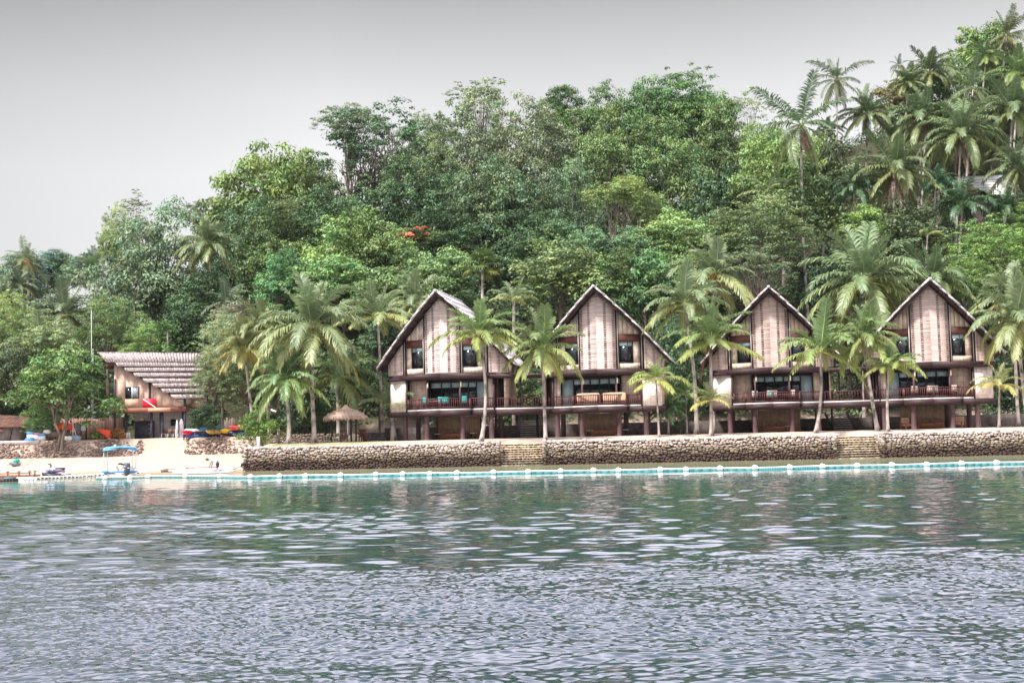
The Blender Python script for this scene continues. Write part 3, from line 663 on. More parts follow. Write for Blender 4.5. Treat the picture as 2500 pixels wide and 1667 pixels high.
def villa(label, X, Y, m, tone, warm, seed, finial=False):
    r = np.random.default_rng(seed); root = thing('stilt_villa', label, 'house', (X, Y, 2.1), ROT, 'thatched villas on stilts along the shore'); VM = villa_mats(tone, warm)
    B = lambda: MB()
    # ---- ground floor pillars
    for x, y in [(-3.75, 2.1), (-1.57, 1.15), (1.57, 1.15), (3.85, 2.1), (-3.6, 5.6), (-1.7, 5.4), (2.0, 5.4), (3.9, 5.6)]:
        b = B(); b.lathe([(.25, -.5), (.25, .05), (.22, .12), (.215, 1.0), (.21, 2.05)], 14, (m * x, y, 0)); b.build('pillar', MT['pillar'], root, smooth=True)
    b = B(); b.box(-1.35 * m, 2.35 * m, 4.1, 4.25, 0, 2.0); b.build('bamboo_wall', VM['pole'], root)
    # ---- deck: beam, pale slab edge, floor plate
    db = B(); sl = B(); fl = B()
    for x0, x1, o in [(-5.3, -2.3, 0.0), (-2.3, 0, -.22), (0, 2.3, -.22), (2.3, 4.3, 0.0)]:
        a, c = m * x0, m * x1; ya, yc = vy(a) + o, vy(c) + o; z0 = 2.0 if abs(o) else 2.02
        if a > c: a, c, ya, yc = c, a, yc, ya
        db.hexa([(a, ya, z0), (c, yc, z0), (c, yc + .3, z0), (a, ya + .3, z0), (a, ya, 2.46), (c, yc, 2.46), (c, yc + .3, 2.46), (a, ya + .3, 2.46)])
        if x0 >= -3.5 or x1 > -2.31:
            aa = a if not (x0 < -3.4 and m > 0) else -3.45; cc2 = c if not (x0 < -3.4 and m < 0) else 3.45
            y1, y2 = vy(aa) + o + .04, vy(cc2) + o + .04
            sl.hexa([(aa, y1, 2.463), (cc2, y2, 2.463), (cc2, y2 + .4, 2.463), (aa, y1 + .4, 2.463), (aa, y1, 2.6), (cc2, y2, 2.6), (cc2, y2 + .4, 2.6), (aa, y1 + .4, 2.6)])
        fl.hexa([(a, ya + .31, 2.1), (c, yc + .31, 2.1), (c, 7.3, 2.1), (a, 7.3, 2.1), (a, ya + .31, 2.58), (c, yc + .31, 2.58), (c, 7.3, 2.58), (a, 7.3, 2.58)])
    db.build('deck_beam', MT['wood'], root); sl.build('deck_edge', MT['slab'], root); fl.build('floor', MT['wood'], root)
    # ---- main floor walls
    b = B(); x0, x1 = -5.12 * m, -3.52 * m; facade(b, x0, x1, 2.47, .06, .12, top=5.12); b.build('end_panel', VM['blank'], root)
    gy = 2.75
    b = B(); b.box(-3.4 * m, -1.72 * m, gy - .4, gy - .3, 2.6, 5.12); b.build('wall_panel', VM['grid'], root)
    b = B(); b.box(3.55 * m, 4.08 * m, gy - .4, gy - .3, 2.6, 5.12); b.build('wall_panel', VM['panel'], root)
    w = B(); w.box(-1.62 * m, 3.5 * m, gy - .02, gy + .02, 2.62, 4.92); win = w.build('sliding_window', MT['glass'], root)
    fr = B()
    cuts = [-1.64, -.62, .22, 1.0, 1.75, 2.45, 3.5]
    for cx_ in cuts: fr.box(m * cx_ - .04, m * cx_ + .04, gy - .08, gy + .05, 2.6, 4.95)
    fr.box(-1.66 * m, 3.52 * m, gy - .085, gy + .05, 4.92, 5.12); fr.build('frame', MT['frame'], win)
    bl = B()
    for a, c, d in zip(cuts[:-1], cuts[1:], [.42, .42, .42, .4, .42, 2.25]):
        bl.box(m * (a + .05), m * (c - .05), gy - .05, gy - .025, 4.9 - d, 4.9)
    bl.build('blind', MT['blind'], win)
    for px_, py_ in [(-3.45, vy(3.45) + .02), (4.15, vy(4.15) + .02), (4.35, vy(4.15) + .5)]:
        b = B(); b.box(m * px_ - .085, m * px_ + .085, py_, py_ + .17, 2.0, 5.2); b.build('post', MT['wood'], root)
    b = B(); b.box(-1.68 * m - .09, -1.68 * m + .02, gy - .5, gy - .3, 2.6, 5.12); b.build('door_jamb', MT['frame'], root)
    for s_ in (-1, 1):
        b = B(); x = 1.45 * s_; b.tube([(x, .9, 2.58), (x, .9, 5.2)], .085, 10); pl = b.build('balcony_post', MT['pillar'], root, smooth=True)
        b = B(); b.box(x - .19 * s_ * 1 + .05, x - .19 * s_ * 1 - .05, .84, .94, 4.45, 4.95) if False else b.box(x + .1 - .055, x + .1 + .055, .76, .82, 4.42, 4.88)
        b.build('wall_lamp', MT['lampglass'], pl)
    # side and back walls, dark inside
    b = B(); b.box(-5.15 * m, -5.05 * m, 2.45, 7.3, 2.55, 6.6); b.box(4.9 * m, 5.0 * m, 2.6, 7.3, 2.55, 6.6); b.box(-5.05, 4.9, 7.2, 7.3, 2.55, 6.6); b.build('side_wall', VM['grid'], root)
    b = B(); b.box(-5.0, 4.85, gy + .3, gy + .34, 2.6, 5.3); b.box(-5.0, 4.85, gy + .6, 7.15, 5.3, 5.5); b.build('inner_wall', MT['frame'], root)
    # ---- mid beam
    b = B()
    for s_ in (-1, 1):
        for x0, x1, o, zz in [(0, 4.35, -.16, 0), (4.35, 5.42, -.12, .01)]:
            a, c = s_ * x0, s_ * x1; ya, yc = vy(a) + o, vy(c) + o
            if a > c: a, c, ya, yc = c, a, yc, ya
            b.hexa([(a, ya, 5.12 + zz), (c, yc, 5.12 + zz), (c, yc + .34, 5.12 + zz), (a, ya + .34, 5.12 + zz), (a, ya, 5.6 - zz), (c, yc, 5.6 - zz), (c, yc + .34, 5.6 - zz), (a, ya + .34, 5.6 - zz)])
    b.build('mid_beam', MT['wood'], root)
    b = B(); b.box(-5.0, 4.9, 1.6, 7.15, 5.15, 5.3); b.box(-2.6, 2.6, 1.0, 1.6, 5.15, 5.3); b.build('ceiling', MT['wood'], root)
    # ---- upper gable: woven bay screen
    sc = B(); slots = B(); facade(sc, -1.5, 0, 5.6, .05, .08, 8, dz=.35); facade(sc, 0, 1.5, 5.6, .05, .08, 8, dz=.35)
    z = 5.63
    while z < AP - .75:
        for s_ in (-1, 1):
            xm = 1.5
            while roofz(xm) - .42 < z and xm > .1: xm -= .1
            if xm < .12: continue
            cc = r.uniform(.82, 1.12); ex_ = .05 if (int(z * 1000) % 2) else 0
            for a, c_ in ((-.04 if r.random() < .5 else 0.0, xm),):
                x0, x1 = sorted((s_ * a, s_ * c_)); ya, yb = vy(x0) - .005, vy(x1) - .005
                if x0 * s_ < 0 or x1 * s_ < 0: ya = vy(x0) - .03 if x0 * s_ < 0 else ya
                sc.hexa([(x0, ya, z), (x1, yb, z), (x1, yb + .05, z), (x0, ya + .05, z), (x0, ya, z + .066), (x1, yb, z + .066), (x1, yb + .05, z + .066), (x0, ya + .05, z + .066)], col=(cc, cc, cc))
        z += .082
    z = 5.72
    while z < AP - 1.2:
        for xc in (-1.36, -.68, .68, 1.36):
            if roofz(xc) - .55 < z: continue
            x0, x1 = xc - .105, xc + .105; ya, yb = vy(x0) - .02, vy(x1) - .02
            sc.hexa([(x0, ya, z), (x1, yb, z), (x1, yb + .02, z), (x0, ya + .02, z), (x0, ya, z + .075), (x1, yb, z + .075), (x1, yb + .02, z + .075), (x0, ya + .02, z + .075)], col=(.15, .12, .11))
        z += .15
    scr = sc.build('woven_screen', VM['screen'], root, cols=True)
    for s_ in (-1, 1):
        # posts beside the bay
        b = B(); facade(b, s_ * 1.52, s_ * 1.64, 5.6, -.04, .16, 2, dz=.4); b.build('bay_post', MT['wood'], root)
        b = B(); facade(b, s_ * 1.645, s_ * 1.70, 5.6, -.01, .1, 2, dz=.42); b.build('bay_trim', MT['whitepaint'], root)
        # wall with window
        b = B(); facade(b, s_ * 1.72, s_ * 3.42, 8.56, .12, .08, 5); b.build('gable_panel', VM['panel'], root)
        b = B(); facade(b, s_ * 1.72, s_ * 3.42, 7.93, .06, .14, 2, top=8.55); b.build('window_header', MT['woodred'], root)
        b = B(); facade(b, s_ * 1.72, s_ * 3.42, 5.6, .12, .06, 2, top=6.12); facade(b, s_ * 2.92, s_ * 3.42, 6.125, .12, .06, 2, top=7.92); b.build('window_wall', VM['panel'], root)
        b = B(); facade(b, s_ * 1.76, s_ * 2.86, 6.16, .17, .03, 2, top=7.88); w_ = b.build('upper_window', MT['glass'], root)
        b = B(); facade(b, s_ * 1.73, s_ * 1.80, 6.13, .1, .1, 2, top=7.92); facade(b, s_ * 2.83, s_ * 2.91, 6.13, .1, .1, 2, top=7.92)
        facade(b, s_ * 2.42, s_ * 2.47, 6.13, .13, .06, 2, top=7.92); facade(b, s_ * 1.8, s_ * 2.83, 6.12, .1, .1, 2, top=6.18); b.build('frame', MT['frame'], w_)
        b = B(); facade(b, s_ * 1.8, s_ * 2.83, 7.55, .15, .015, 2, top=7.9); b.build('blind', MT['blind'], w_)
        b = B(); facade(b, s_ * 3.44, s_ * 3.56, 5.6, -.02, .16, 2, dz=.4); facade(b, s_ * 3.66, s_ * 3.76, 5.6, -.0, .16, 2, dz=.4); b.build('gable_post', MT['wood'], root)
        b = B(); facade(b, s_ * 3.565, s_ * 3.62, 5.6, .01, .1, 2, dz=.44); b.build('gable_trim', MT['whitepaint'], root)
        # side lattice
        b = B(); facade(b, s_ * 3.78, s_ * 5.32, 5.6, .06, .06, 5, dz=.4); sl_ = B(); z = 5.66
        while z < 8.3:
            xm = 5.32
            while roofz(xm) - .45 < z: xm -= .1
            if xm > 3.9:
                x0, x1 = sorted((s_ * 3.79, s_ * xm)); ya, yb = vy(x0) + .03, vy(x1) + .03; cc = r.uniform(.75, 1.1)
                b.hexa([(x0, ya, z), (x1, yb, z), (x1, yb + .03, z), (x0, ya + .03, z), (x0, ya, z + .062), (x1, yb, z + .062), (x1, yb + .03, z + .062), (x0, ya + .03, z + .062)], col=(cc, cc * .97, cc * .94))
                for xc in (3.95, 4.6, 5.15):
                    if xc + .1 < xm:
                        x0, x1 = sorted((s_ * (xc - .08), s_ * (xc + .08))); ya, yb = vy(x0) + .022, vy(x1) + .022
                        b.hexa([(x0, ya, z + .06), (x1, yb, z + .06), (x1, yb + .02, z + .06), (x0, ya + .02, z + .06), (x0, ya, z + .1), (x1, yb, z + .1), (x1, yb + .02, z + .1), (x0, ya + .02, z + .1)], col=(.15, .12, .11))
            z += .12
        b.build('side_lattice', VM['screen'], root, cols=True)
    # ---- roof
    n = 8; rf = B(); under = B(); barge = B()
    def vp(t, dy=0, dz=0): return np.array([TIPX * t, -1.3 + 2.7 * t + dy, AP - (AP - TIPZ) * t + .22 * math.sin(math.pi * t) + dz])
    for s_ in (-1, 1):
        S3 = np.array([s_, 1, 1])
        for k in range(n):
            t0, t1 = k / n, (k + 1) / n + .03; j = r.uniform(-.08, .05)
            a, c_ = vp(t0, j, -.02), vp(t1, j - .05, .07); th = .12; bk = 7.7 + r.uniform(-.1, .1)
            a2 = np.array([a[0], bk, a[2]]); c2 = np.array([c_[0], bk, c_[2]]); d = np.array([0, 0, th])
            rf.hexa([a * S3, c_ * S3, c2 * S3, a2 * S3, (a + d) * S3, (c_ + d) * S3, (c2 + d) * S3, (a2 + d) * S3])
            # split-bamboo strips showing along the verge and lower edge
            for q in range(7):
                y = a[1] + .05 + q * .16
                rf.bar((a + (0, .05 + q * .16, th + .02)) * S3, (c_ + (0.02, .05 + q * .16, th + .02)) * S3, .07, .05, col=np.array([1.15, 1.12, 1.12]) * r.uniform(.75, 1.15))
        for k in range(n):
            t0, t1 = k / n, (k + 1) / n
            a, c_ = vp(t0, .18, -.13), vp(t1, .18, -.13); barge.hexa([a * S3, c_ * S3, (c_ + (0, .08, 0)) * S3, (a + (0, .08, 0)) * S3] if False else [(a + (0, 0, -.2)) * S3, (c_ + (0, 0, -.2)) * S3, (c_ + (0, .08, -.2)) * S3, (a + (0, .08, -.2)) * S3, (a + (0, 0, .1)) * S3, (c_ + (0, 0, .1)) * S3, (c_ + (0, .08, .1)) * S3, (a + (0, .08, .1)) * S3])
            a, c_ = vp(t0, .32, -.2), vp(t1, .32, -.2); a2 = np.array([a[0], 7.6, a[2]]); c2 = np.array([c_[0], 7.6, c_[2]]); d = np.array([0, 0, .06])
            under.hexa([a * S3, c_ * S3, c2 * S3, a2 * S3, (a + d) * S3, (c_ + d) * S3, (c2 + d) * S3, (a2 + d) * S3])
    R_ = rf.build('roof', MT['roofv'], root, cols=True); under.build('soffit', MT['wood'], R_); barge.build('bargeboard', MT['wood'], R_)
    b = B(); b.tube([(0, -1.35, AP + .08), (0, 7.8, AP + .08)], .13, 8); b.build('ridge_cap', MT['roof'], R_, smooth=True)
    if finial:
        b = B(); b.ball((0, -1.2, AP + .32), (.12, .22, .12), 8, 6); b.ball((.02, -1.38, AP + .47), (.07, .09, .08), 8, 6); b.tube([(0, -1.0, AP + .3), (0, -.75, AP + .42)], [.06, .02], 6); b.tube([(0, -1.2, AP + .1), (0, -1.2, AP + .3)], .03, 6)
        b.build('finial', MT['frame'], R_, smooth=True)
    # ---- balcony railing
    rl = B(); pts = [(-3.32, 0), (-2.3, 0), (-2.3, -.22), (0, -.22), (2.3, -.22), (2.3, 0), (4.1, 0)]
    P3 = [np.array([m * x, vy(x) + o + .12, 0]) for x, o in pts]
    for a, c_ in zip(P3[:-1], P3[1:]):
        rl.bar(a + (0, 0, 3.47), c_ + (0, 0, 3.47), .09, .07); rl.bar(a + (0, 0, 2.74), c_ + (0, 0, 2.74), .05, .06)
        Ls = np.linalg.norm(c_ - a); k = max(1, int(Ls / .165))
        for i in range(k):
            q = a + (c_ - a) * (i + .5) / k; rl.box(q[0] - .026, q[0] + .026, q[1] - .02, q[1] + .02, 2.74, 3.45)
    for q in P3: rl.box(q[0] - .05, q[0] + .05, q[1] - .05, q[1] + .05, 2.6, 3.5)
    rl.build('railing', MT['rail'], root)
    return root
def local_to_world(root, p):
    c, s = math.cos(root.rotation_euler.z), math.sin(root.rotation_euler.z)
    return (root.location.x + c * p[0] - s * p[1], root.location.y + s * p[0] + c * p[1], root.location.z + p[2])
MT['roofv'] = mat('split_bamboo_roof', (0.62, 0.57, 0.58), 0.85, (0.27, 0.23, 0.24), (5, 2.5, 5), 5, bump=0.02, lo=.4, hi=.7, vc=True)
hp = [P(1078, 1074, 103.4), P(1463, 1065, 102.8), P(1890, 1057, 106.0), P(2284, 1048, 103.0)]
V1 = villa('pale stilt villa at the left end of the row, with teal chairs', hp[0][0], hp[0][1], 1, 1.4, 0.0, 1)
V2 = villa('stilt villa second from the left, with two beige sofas on its balcony', hp[1][0], hp[1][1], -1, 1.36, 0.05, 2, True)
V3 = villa('tan stilt villa second from the right, with a brown pinkish woven gable', hp[2][0], hp[2][1], 1, 1.18, 0.35, 3, True)
V4 = villa('stilt villa at the right end of the row, striped chairs on its balcony', hp[3][0], hp[3][1], -1, 1.22, 0.25, 4, True)
VILLAS = [V1, V2, V3, V4]

# ---- covered decks joining each pair
def link_deck(Va, Vb, label, seed):
    a = np.array(local_to_world(Va, (4.35, vy(4.35) + .0, 0))); b = np.array(local_to_world(Vb, (-4.35, vy(4.35) + .0, 0)))
    d = b - a; Ln = math.hypot(d[0], d[1]); root = thing('covered_deck', label, 'deck', (a[0], a[1], 2.1), math.atan2(d[1], d[0]), 'covered decks joining the villas')
    b_ = MB(); b_.box(0, Ln, -.02, .28, 2.0, 2.45); b_.build('deck_beam', MT['wood'], root)
    b_ = MB(); b_.box(0, Ln, .02, .4, 2.453, 2.6); b_.build('deck_edge', MT['slab'], root)
    b_ = MB(); b_.box(0, Ln, .41, 3.8, 2.2, 2.56); b_.build('floor', MT['wood'], root)
    rl = MB(); rl.box(0, Ln, .1, .16, 3.42, 3.47); rl.box(0, Ln, .1, .15, 2.7, 2.74)
    k = int(Ln / .24)
    for i in range(k): x = (i + .5) * Ln / k; rl.box(x - .018, x + .018, .11, .145, 2.6, 3.42)
    rl.build('railing', MT['rail'], root)
    b_ = MB(); b_.box(-.6, Ln + .6, -.25, 4.2, 5.32, 5.42); b_.box(-.6, Ln + .6, -.3, -.2, 5.2, 5.46); b_.build('flat_roof', MT['wood'], root)
    b_ = MB(); b_.box(Ln * .3, Ln * .85, .2, 3.9, 5.425, 5.5); b_.build('roof_matting', MT['roof'], root)
    for x, y in ((Ln * .5, .9), (Ln * .93, .9), (Ln * .28, 3.4), (Ln * .62, 3.4)):
        b_ = MB(); b_.box(x - .06, x + .06, y - .06, y + .06, 2.56, 5.32); b_.build('post', MT['pillar'], root)
    for x in (Ln * .12, Ln * .9):
        b_ = MB(); b_.box(x - .09, x + .09, 2.8, 3.0, 0, 2.2); b_.build('post', MT['wood'], root)
    return root, a, d / Ln, Ln
LK = [link_deck(V1, V2, 'open covered deck with thin balusters joining the two left villas', 1), link_deck(V3, V4, 'dark covered deck joining the two right villas, partly behind palms', 2)]
MT['gardenwall'] = mat('garden_wall_stone', (0.11, 0.09, 0.08), 0.95, (0.05, 0.042, 0.04), (2, 2, 2), 6, bump=0.05)
gw = thing('garden_wall', 'dark stone retaining wall behind and under the villas', 'wall', (0, 113.4, 2.0))
b = MB(); b.box(-12, 62, 0, .5, -.3, 1.3); b.build('stonework', MT['gardenwall'], gw)
for k, (root, a, u, Ln) in enumerate(LK):
    q = a + u * Ln * .62; st = thing('garden_steps', ['grey steps under the deck joining the left villas', 'dark steps under the deck joining the right villas'][k], 'steps', (q[0], q[1] + 4.5, 2.1), 0, 'garden steps under the decks')
    b = MB()
    for i in range(8): b.box(-.9, .9, i * .32, i * .32 + .34, i * .2 + .12, i * .2 + .18)
    b.build('tread', MT['slab'], st); b = MB(); b.bar((-1.0, 0, 0), (-1.0, 2.7, 1.65), .12, .3); b.bar((1.0, 0, 0), (1.0, 2.7, 1.65), .12, .3); b.build('stringer', MT['wood'], st)

# ---- furniture under and on the villas
def bench(V, x, y, label, w=1.05, cush=True):
    p = local_to_world(V, (x, y, 0)); t = thing('garden_bench', label, 'bench', p, ROT, 'wooden benches under the villas')
    f = MB()
    for z in (.16, .30, .42): f.box(-w, w, -.42, -.36, z, z + .07)
    for sx in (-w + .03, w - .03):
        f.box(sx - .05, sx + .05, -.42, .42, .45, .5); f.box(sx - .04, sx + .04, -.42, -.34, 0, .62); f.box(sx - .04, sx + .04, .34, .42, 0, .9)
    f.box(-w, w, -.36, .4, .34, .4); f.build('frame', MT['benchwood'], t)
    if cush:
        for s_ in (-1, 1): b = MB(); cb(b, s_ * w * .48, .26, .62, w * .46, .09, .24); b.build('back_cushion', MT['darkcush'], t, smooth=True)
        b = MB(); cb(b, 0, -.02, .46, w * .95, .34, .07); b.build('seat_cushion', MT['darkcush'], t, smooth=True)
def cb(mb, x, y, z, a, b, c):   # soft cushion
    rings = []
    for s in (-1, -.92, -.6, .6, .92, 1):
        k = 1 if abs(s) < .7 else (.94 if abs(s) < .95 else .75); rr = []
        for j in range(16):
            an = 2 * math.pi * j / 16; ca, sa = math.cos(an), math.sin(an); e = .35
            rr.append((x + s * a, y + b * k * abs(ca) ** e * (1 if ca > 0 else -1), z + c * k * abs(sa) ** e * (1 if sa > 0 else -1)))
        rings.append(rr)
    mb.loft(rings)
MT['benchwood'] = mat('bench_wood', (0.42, 0.18, 0.10), 0.6, (0.3, 0.12, 0.07), (2, 2, 6), 4)
def side_table(V, x, y, label):
    p = local_to_world(V, (x, y, 0)); t = thing('side_table', label, 'table', p, ROT, 'small side tables under the villas')
    b = MB(); b.box(-.26, .26, -.22, .22, .5, .55); b.build('tabletop', MT['slab'], t)
    for sx in (-.2, .2): b = MB(); b.box(sx - .03, sx + .03, -.18, .18, 0, .5); b.build('leg', MT['wood'], t)
bn = ['bench with brown cushions under the leftmost villa', 'bench with brown cushions under the villa with the beige sofas', 'orange brown slatted bench under the second villa from the right', 'long bench under the rightmost villa']
for V, m_, l in zip(VILLAS, (1, -1, 1, -1), bn): bench(V, .1 * m_ + .1, 3.3, l)
side_table(V1, -1.15, 3.2, 'side table left of the bench under the leftmost villa'); side_table(V1, 1.95, 3.4, 'side table right of the bench under the leftmost villa')
side_table(V2, -1.2, 3.2, 'side table left of the bench under the villa with sofas'); side_table(V2, 1.9, 3.0, 'side table right of the bench under the villa with sofas')
side_table(V3, 1.25, 3.0, 'side table beside the orange brown bench')
def lounge_chair(V, x, y, label, rz=0):
    p = local_to_world(V, (x, y, 0)); t = thing('lounge_chair', label, 'chair', p, ROT + rz, 'lounge chairs under the rightmost villa')
    b = MB()
    for sx in (-.4, .4): b.box(sx - .04, sx + .04, -.4, .4, .5, .56); b.box(sx - .04, sx + .04, -.4, -.33, 0, .5); b.box(sx - .04, sx + .04, .33, .4, 0, .85)
    b.box(-.38, .38, -.4, .38, .26, .32); b.build('frame', MT['benchwood'], t)
    b = MB(); cb(b, 0, 0, .4, .36, .36, .08); b.build('seat_cushion', MT['cushion'], t, smooth=True); b = MB(); cb(b, 0, .32, .75, .36, .08, .28); b.build('back_cushion', MT['cushion'], t, smooth=True)
lounge_chair(V4, -1.9, 3.0, 'lounge chair with tan cushions left of the pillars under the rightmost villa', .5); lounge_chair(V4, 2.3, 3.0, 'lounge chair with tan cushions right of the pillars under the rightmost villa', -.5)
def dining_chair(V, x, y, rz, label, cm, stripe=None):
    p = local_to_world(V, (x, y, 2.58)); t = thing('dining_chair', label, 'chair', p, ROT + rz, 'dining chairs on the balconies')
    b = MB(); b.box(-.24, .24, -.24, .24, .42, .48); b.build('seat', MT['rail'], t)
    for sx in (-.21, .21):
        for sy in (-.21, .21): b = MB(); b.box(sx - .025, sx + .025, sy - .025, sy + .025, 0, .45 if sy > 0 else .95); b.build('leg', MT['rail'], t)
    b = MB(); b.box(-.25, .25, -.27, -.235, .5, 1.04); b.box(-.26, .26, -.28, -.2, 1.0, 1.07); b.build('backrest', cm, t)
    if stripe: b = MB(); b.box(-.12, .04, -.278, -.232, .5, .999); b.build('towel', stripe, t)
def dining_table(V, x, y, label):
    p = local_to_world(V, (x, y, 2.58)); t = thing('dining_table', label, 'table', p, ROT, 'dining tables on the balconies')
    b = MB(); b.box(-.75, .75, -.4, .4, .7, .76); b.build('tabletop', MT['benchwood'], t)
    for sx in (-.68, .68):
        for sy in (-.33, .33): b = MB(); b.box(sx - .035, sx + .035, sy - .035, sy + .035, 0, .7); b.build('leg', MT['rail'], t)
names = ['first', 'second', 'third', 'fourth']
MT['striped'] = grid_material('striped_towel', (0.75, 0.62, 0.52), (0.35, 0.22, 0.18), (0.55, 0.42, 0.36), 0.09, 9, 0.01)
for i, x in enumerate((-1.6, -.25, .15, 1.75)):
    dining_chair(V1, x, 1.25, 0.0, f'teal backed chair on the leftmost balcony, {names[i]} from its left', MT['teal'])
    dining_chair(V3, x * .95, 1.25, 0.0, f'striped chair on the second villa from the right, {names[i]} from its left', MT['striped'], MT['teal'] if i < 3 else None)
    dining_chair(V4, x * .95 + .1, 1.25, 0.0, f'pale striped chair on the rightmost balcony, {names[i]} from its left', MT['striped'], MT['teal'] if i == 2 else None)
dining_table(V1, -.9, 1.75, 'brown table behind the teal chairs on the leftmost balcony'); dining_table(V3, .9, 1.75, 'brown table on the balcony second from the right'); dining_table(V4, .9, 1.75, 'brown table on the rightmost balcony')
for x, l in ((-.95, 'beige sofa facing the windows on the balcony, the left one'), (1.25, 'beige sofa facing the windows on the balcony, the right one')):
    p = local_to_world(V2, (x, 1.15, 2.58)); t = thing('sofa', l, 'sofa', p, ROT, 'beige sofas on the balcony')
    b = MB(); cb(b, 0, .1, .38, .95, .4, .14); b.build('seat_cushion', MT['cushion'], t, smooth=True)
    b = MB(); cb(b, 0, -.3, .72, .98, .13, .36); b.build('backrest', MT['cushion'], t, smooth=True)
    b = MB(); b.box(-.98, .98, -.42, .5, .08, .26); b.build('base', MT['rail'], t)
for k, (root, a, u, Ln) in enumerate(LK):
    for j, f_ in enumerate((.2, .75)):
        q = a + u * Ln * f_; side = ['left', 'right'][j]; t = thing('deck_chair', f'small dark chair at the {side} end of the {["left", "right"][k]} covered deck', 'chair', (q[0], q[1] + 1.6, 4.68), ROT + .3 * j)
        b = MB(); b.box(-.25, .25, -.25, .25, .4, .45); b.build('seat', MT['frame'], t); b = MB(); b.box(-.25, .25, .22, .27, .45, .95); b.build('backrest', MT['frame'], t)
        for sx in (-.22, .22):
            for sy in (-.22, .22): b = MB(); b.box(sx - .02, sx + .02, sy - .02, sy + .02, 0, .4); b.build('leg', MT['frame'], t)
# ------------------------------------------------------------------ the trees (display pixel, radii, height over ground)
DK = (.042, .076, .038); MD = (.075, .115, .048); OL = (.085, .115, .062); BR = (.12, .185, .06); YG = (.13, .18, .07); PA = (.16, .20, .11); GR = (.09, .13, .085)
T = tree
# far left and far background; haze blue is painted into the distant leaf colours
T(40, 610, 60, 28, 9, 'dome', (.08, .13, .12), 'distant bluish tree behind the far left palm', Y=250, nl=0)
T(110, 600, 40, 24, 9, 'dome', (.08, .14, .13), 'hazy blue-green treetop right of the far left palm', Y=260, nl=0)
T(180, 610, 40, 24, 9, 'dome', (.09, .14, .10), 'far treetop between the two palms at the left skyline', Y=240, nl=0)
T(135, 615, 40, 42, 8, 'dome', DK, 'small dark round tree between two palms on the left skyline', var=1)
T(310, 480, 42, 34, 15, 'sparse', OL, 'tall thin tree with scattered leaves against the sky at left', Y=168, nl=26, tr=.12)
T(268, 520, 38, 48, 12, 'fine', PA, 'pale feathery tree behind the left skyline treetops', Y=172)
T(355, 625, 130, 112, 8, 'big', GR, 'large grey-green tree with bare branches above the hut', Y=146, nl=50, tr=.26)
T(250, 560, 30, 40, 8, 'fine', YG, 'narrow yellow-green shrub against the sky beside the second palm', Y=160)
T(60, 650, 70, 50, 6, 'bush', OL, 'olive scrub below the far left palm', var=1)
T(20, 740, 60, 60, 4, 'fine', YG, 'pale shrub at the left edge above the shack', Y=128)
T(100, 800, 90, 60, 4, 'fine', PA, 'pale yellow-green bushy tree behind the low palm at left', Y=127, var=1)
T(30, 850, 60, 60, 3, 'bush', OL, 'olive bush at the left edge behind the shack', Y=123)
T(250, 750, 80, 60, 4, 'fine', MD, 'fresh green tree just left above the hut roof', Y=128)
T(420, 770, 80, 60, 4, 'bush', DK, 'dark tree behind the hut roof on its right', Y=129)
T(330, 790, 60, 45, 3, 'fine', BR, 'bright green shrub directly over the hut ridge', Y=125)
T(450, 690, 70, 60, 6, 'dome', DK, 'dark leafy tree under the palm left of the ridge', Y=138)
T(130, 720, 70, 45, 5, 'bush', GR, 'grey-green scrub among the low left palms', Y=140)
T(138, 900, 122, 116, 3, 'dome', (.07, .125, .042), 'broad spreading tree with forked trunk beside the hut', Y=113.5, var=1, tr=.26, nl=22, multi=2, group='trees at the shore')
T(100, 960, 50, 40, 2, 'fine', (.09, .16, .06), 'feathery green shrub between the shack and the bamboo fence', Y=116.5)
# middle left slope
T(600, 470, 150, 110, 11, 'wide', (.085, .125, .045), 'broad olive-topped tree on the skyline left of the tall open tree', Y=172)
T(700, 430, 90, 75, 10, 'wide', (.09, .12, .05), 'yellow-olive crown joining the broad skyline tree', Y=176, var=1)
T(560, 560, 90, 90, 8, 'big', DK, 'dark tree below the broad olive skyline tree', Y=160)
T(640, 560, 100, 90, 7, 'vine', MD, 'dark vine-covered tree at mid slope left', Y=155)
T(470, 500, 50, 40, 9, 'open', OL, 'small outlying crown at the left foot of the skyline', Y=172)
T(860, 385, 140, 145, 14, 'open', (.05, .09, .05), 'tall open-crowned tree with sky showing between its stems', Y=172, nl=40, multi=3, tr=.3, var=1)
T(800, 300, 75, 60, 14, 'open', OL, 'leafy left top of the tall open-crowned tree', Y=174, var=2, nl=24)
T(760, 520, 100, 80, 9, 'big', DK, 'dark undercrown below the tall open tree', Y=160, var=1)
T(930, 480, 110, 90, 9, 'vine', DK, 'very dark leafy mass right below the tall open tree', Y=160, var=1)
# centre ridge
T(1090, 330, 125, 110, 12, 'fine', (.095, .125, .075), 'grey-olive rounded tree left of centre on the ridge', Y=176)
T(1100, 222, 72, 42, 18, 'sparse', OL, 'emergent sparse treetop against the sky at centre', Y=178, nl=30, tr=.14, var=1)
T(1000, 400, 90, 90, 11, 'fine', OL, 'olive tree between the tall open tree and the ridge centre', Y=168, var=1)
T(1210, 360, 130, 125, 12, 'fine', (.10, .125, .08), 'large dusty grey-green tree in the middle of the ridge', Y=170, var=2)
T(1290, 265, 80, 60, 15, 'vine', (.06, .11, .04), 'dark green vine-draped treetop right of centre', Y=178)
T(1390, 300, 85, 75, 14, 'vine', (.06, .105, .045), 'vine-hung crown in the dip of the ridge right of centre', Y=178, var=1)
T(1480, 270, 85, 70, 15, 'wide', (.055, .105, .042), 'high bushy crown on the ridge, centre right', Y=180, var=2)
T(1575, 235, 95, 62, 16, 'vine', (.055, .11, .04), 'highest green crown of the ridge, centre right', Y=180, var=2)
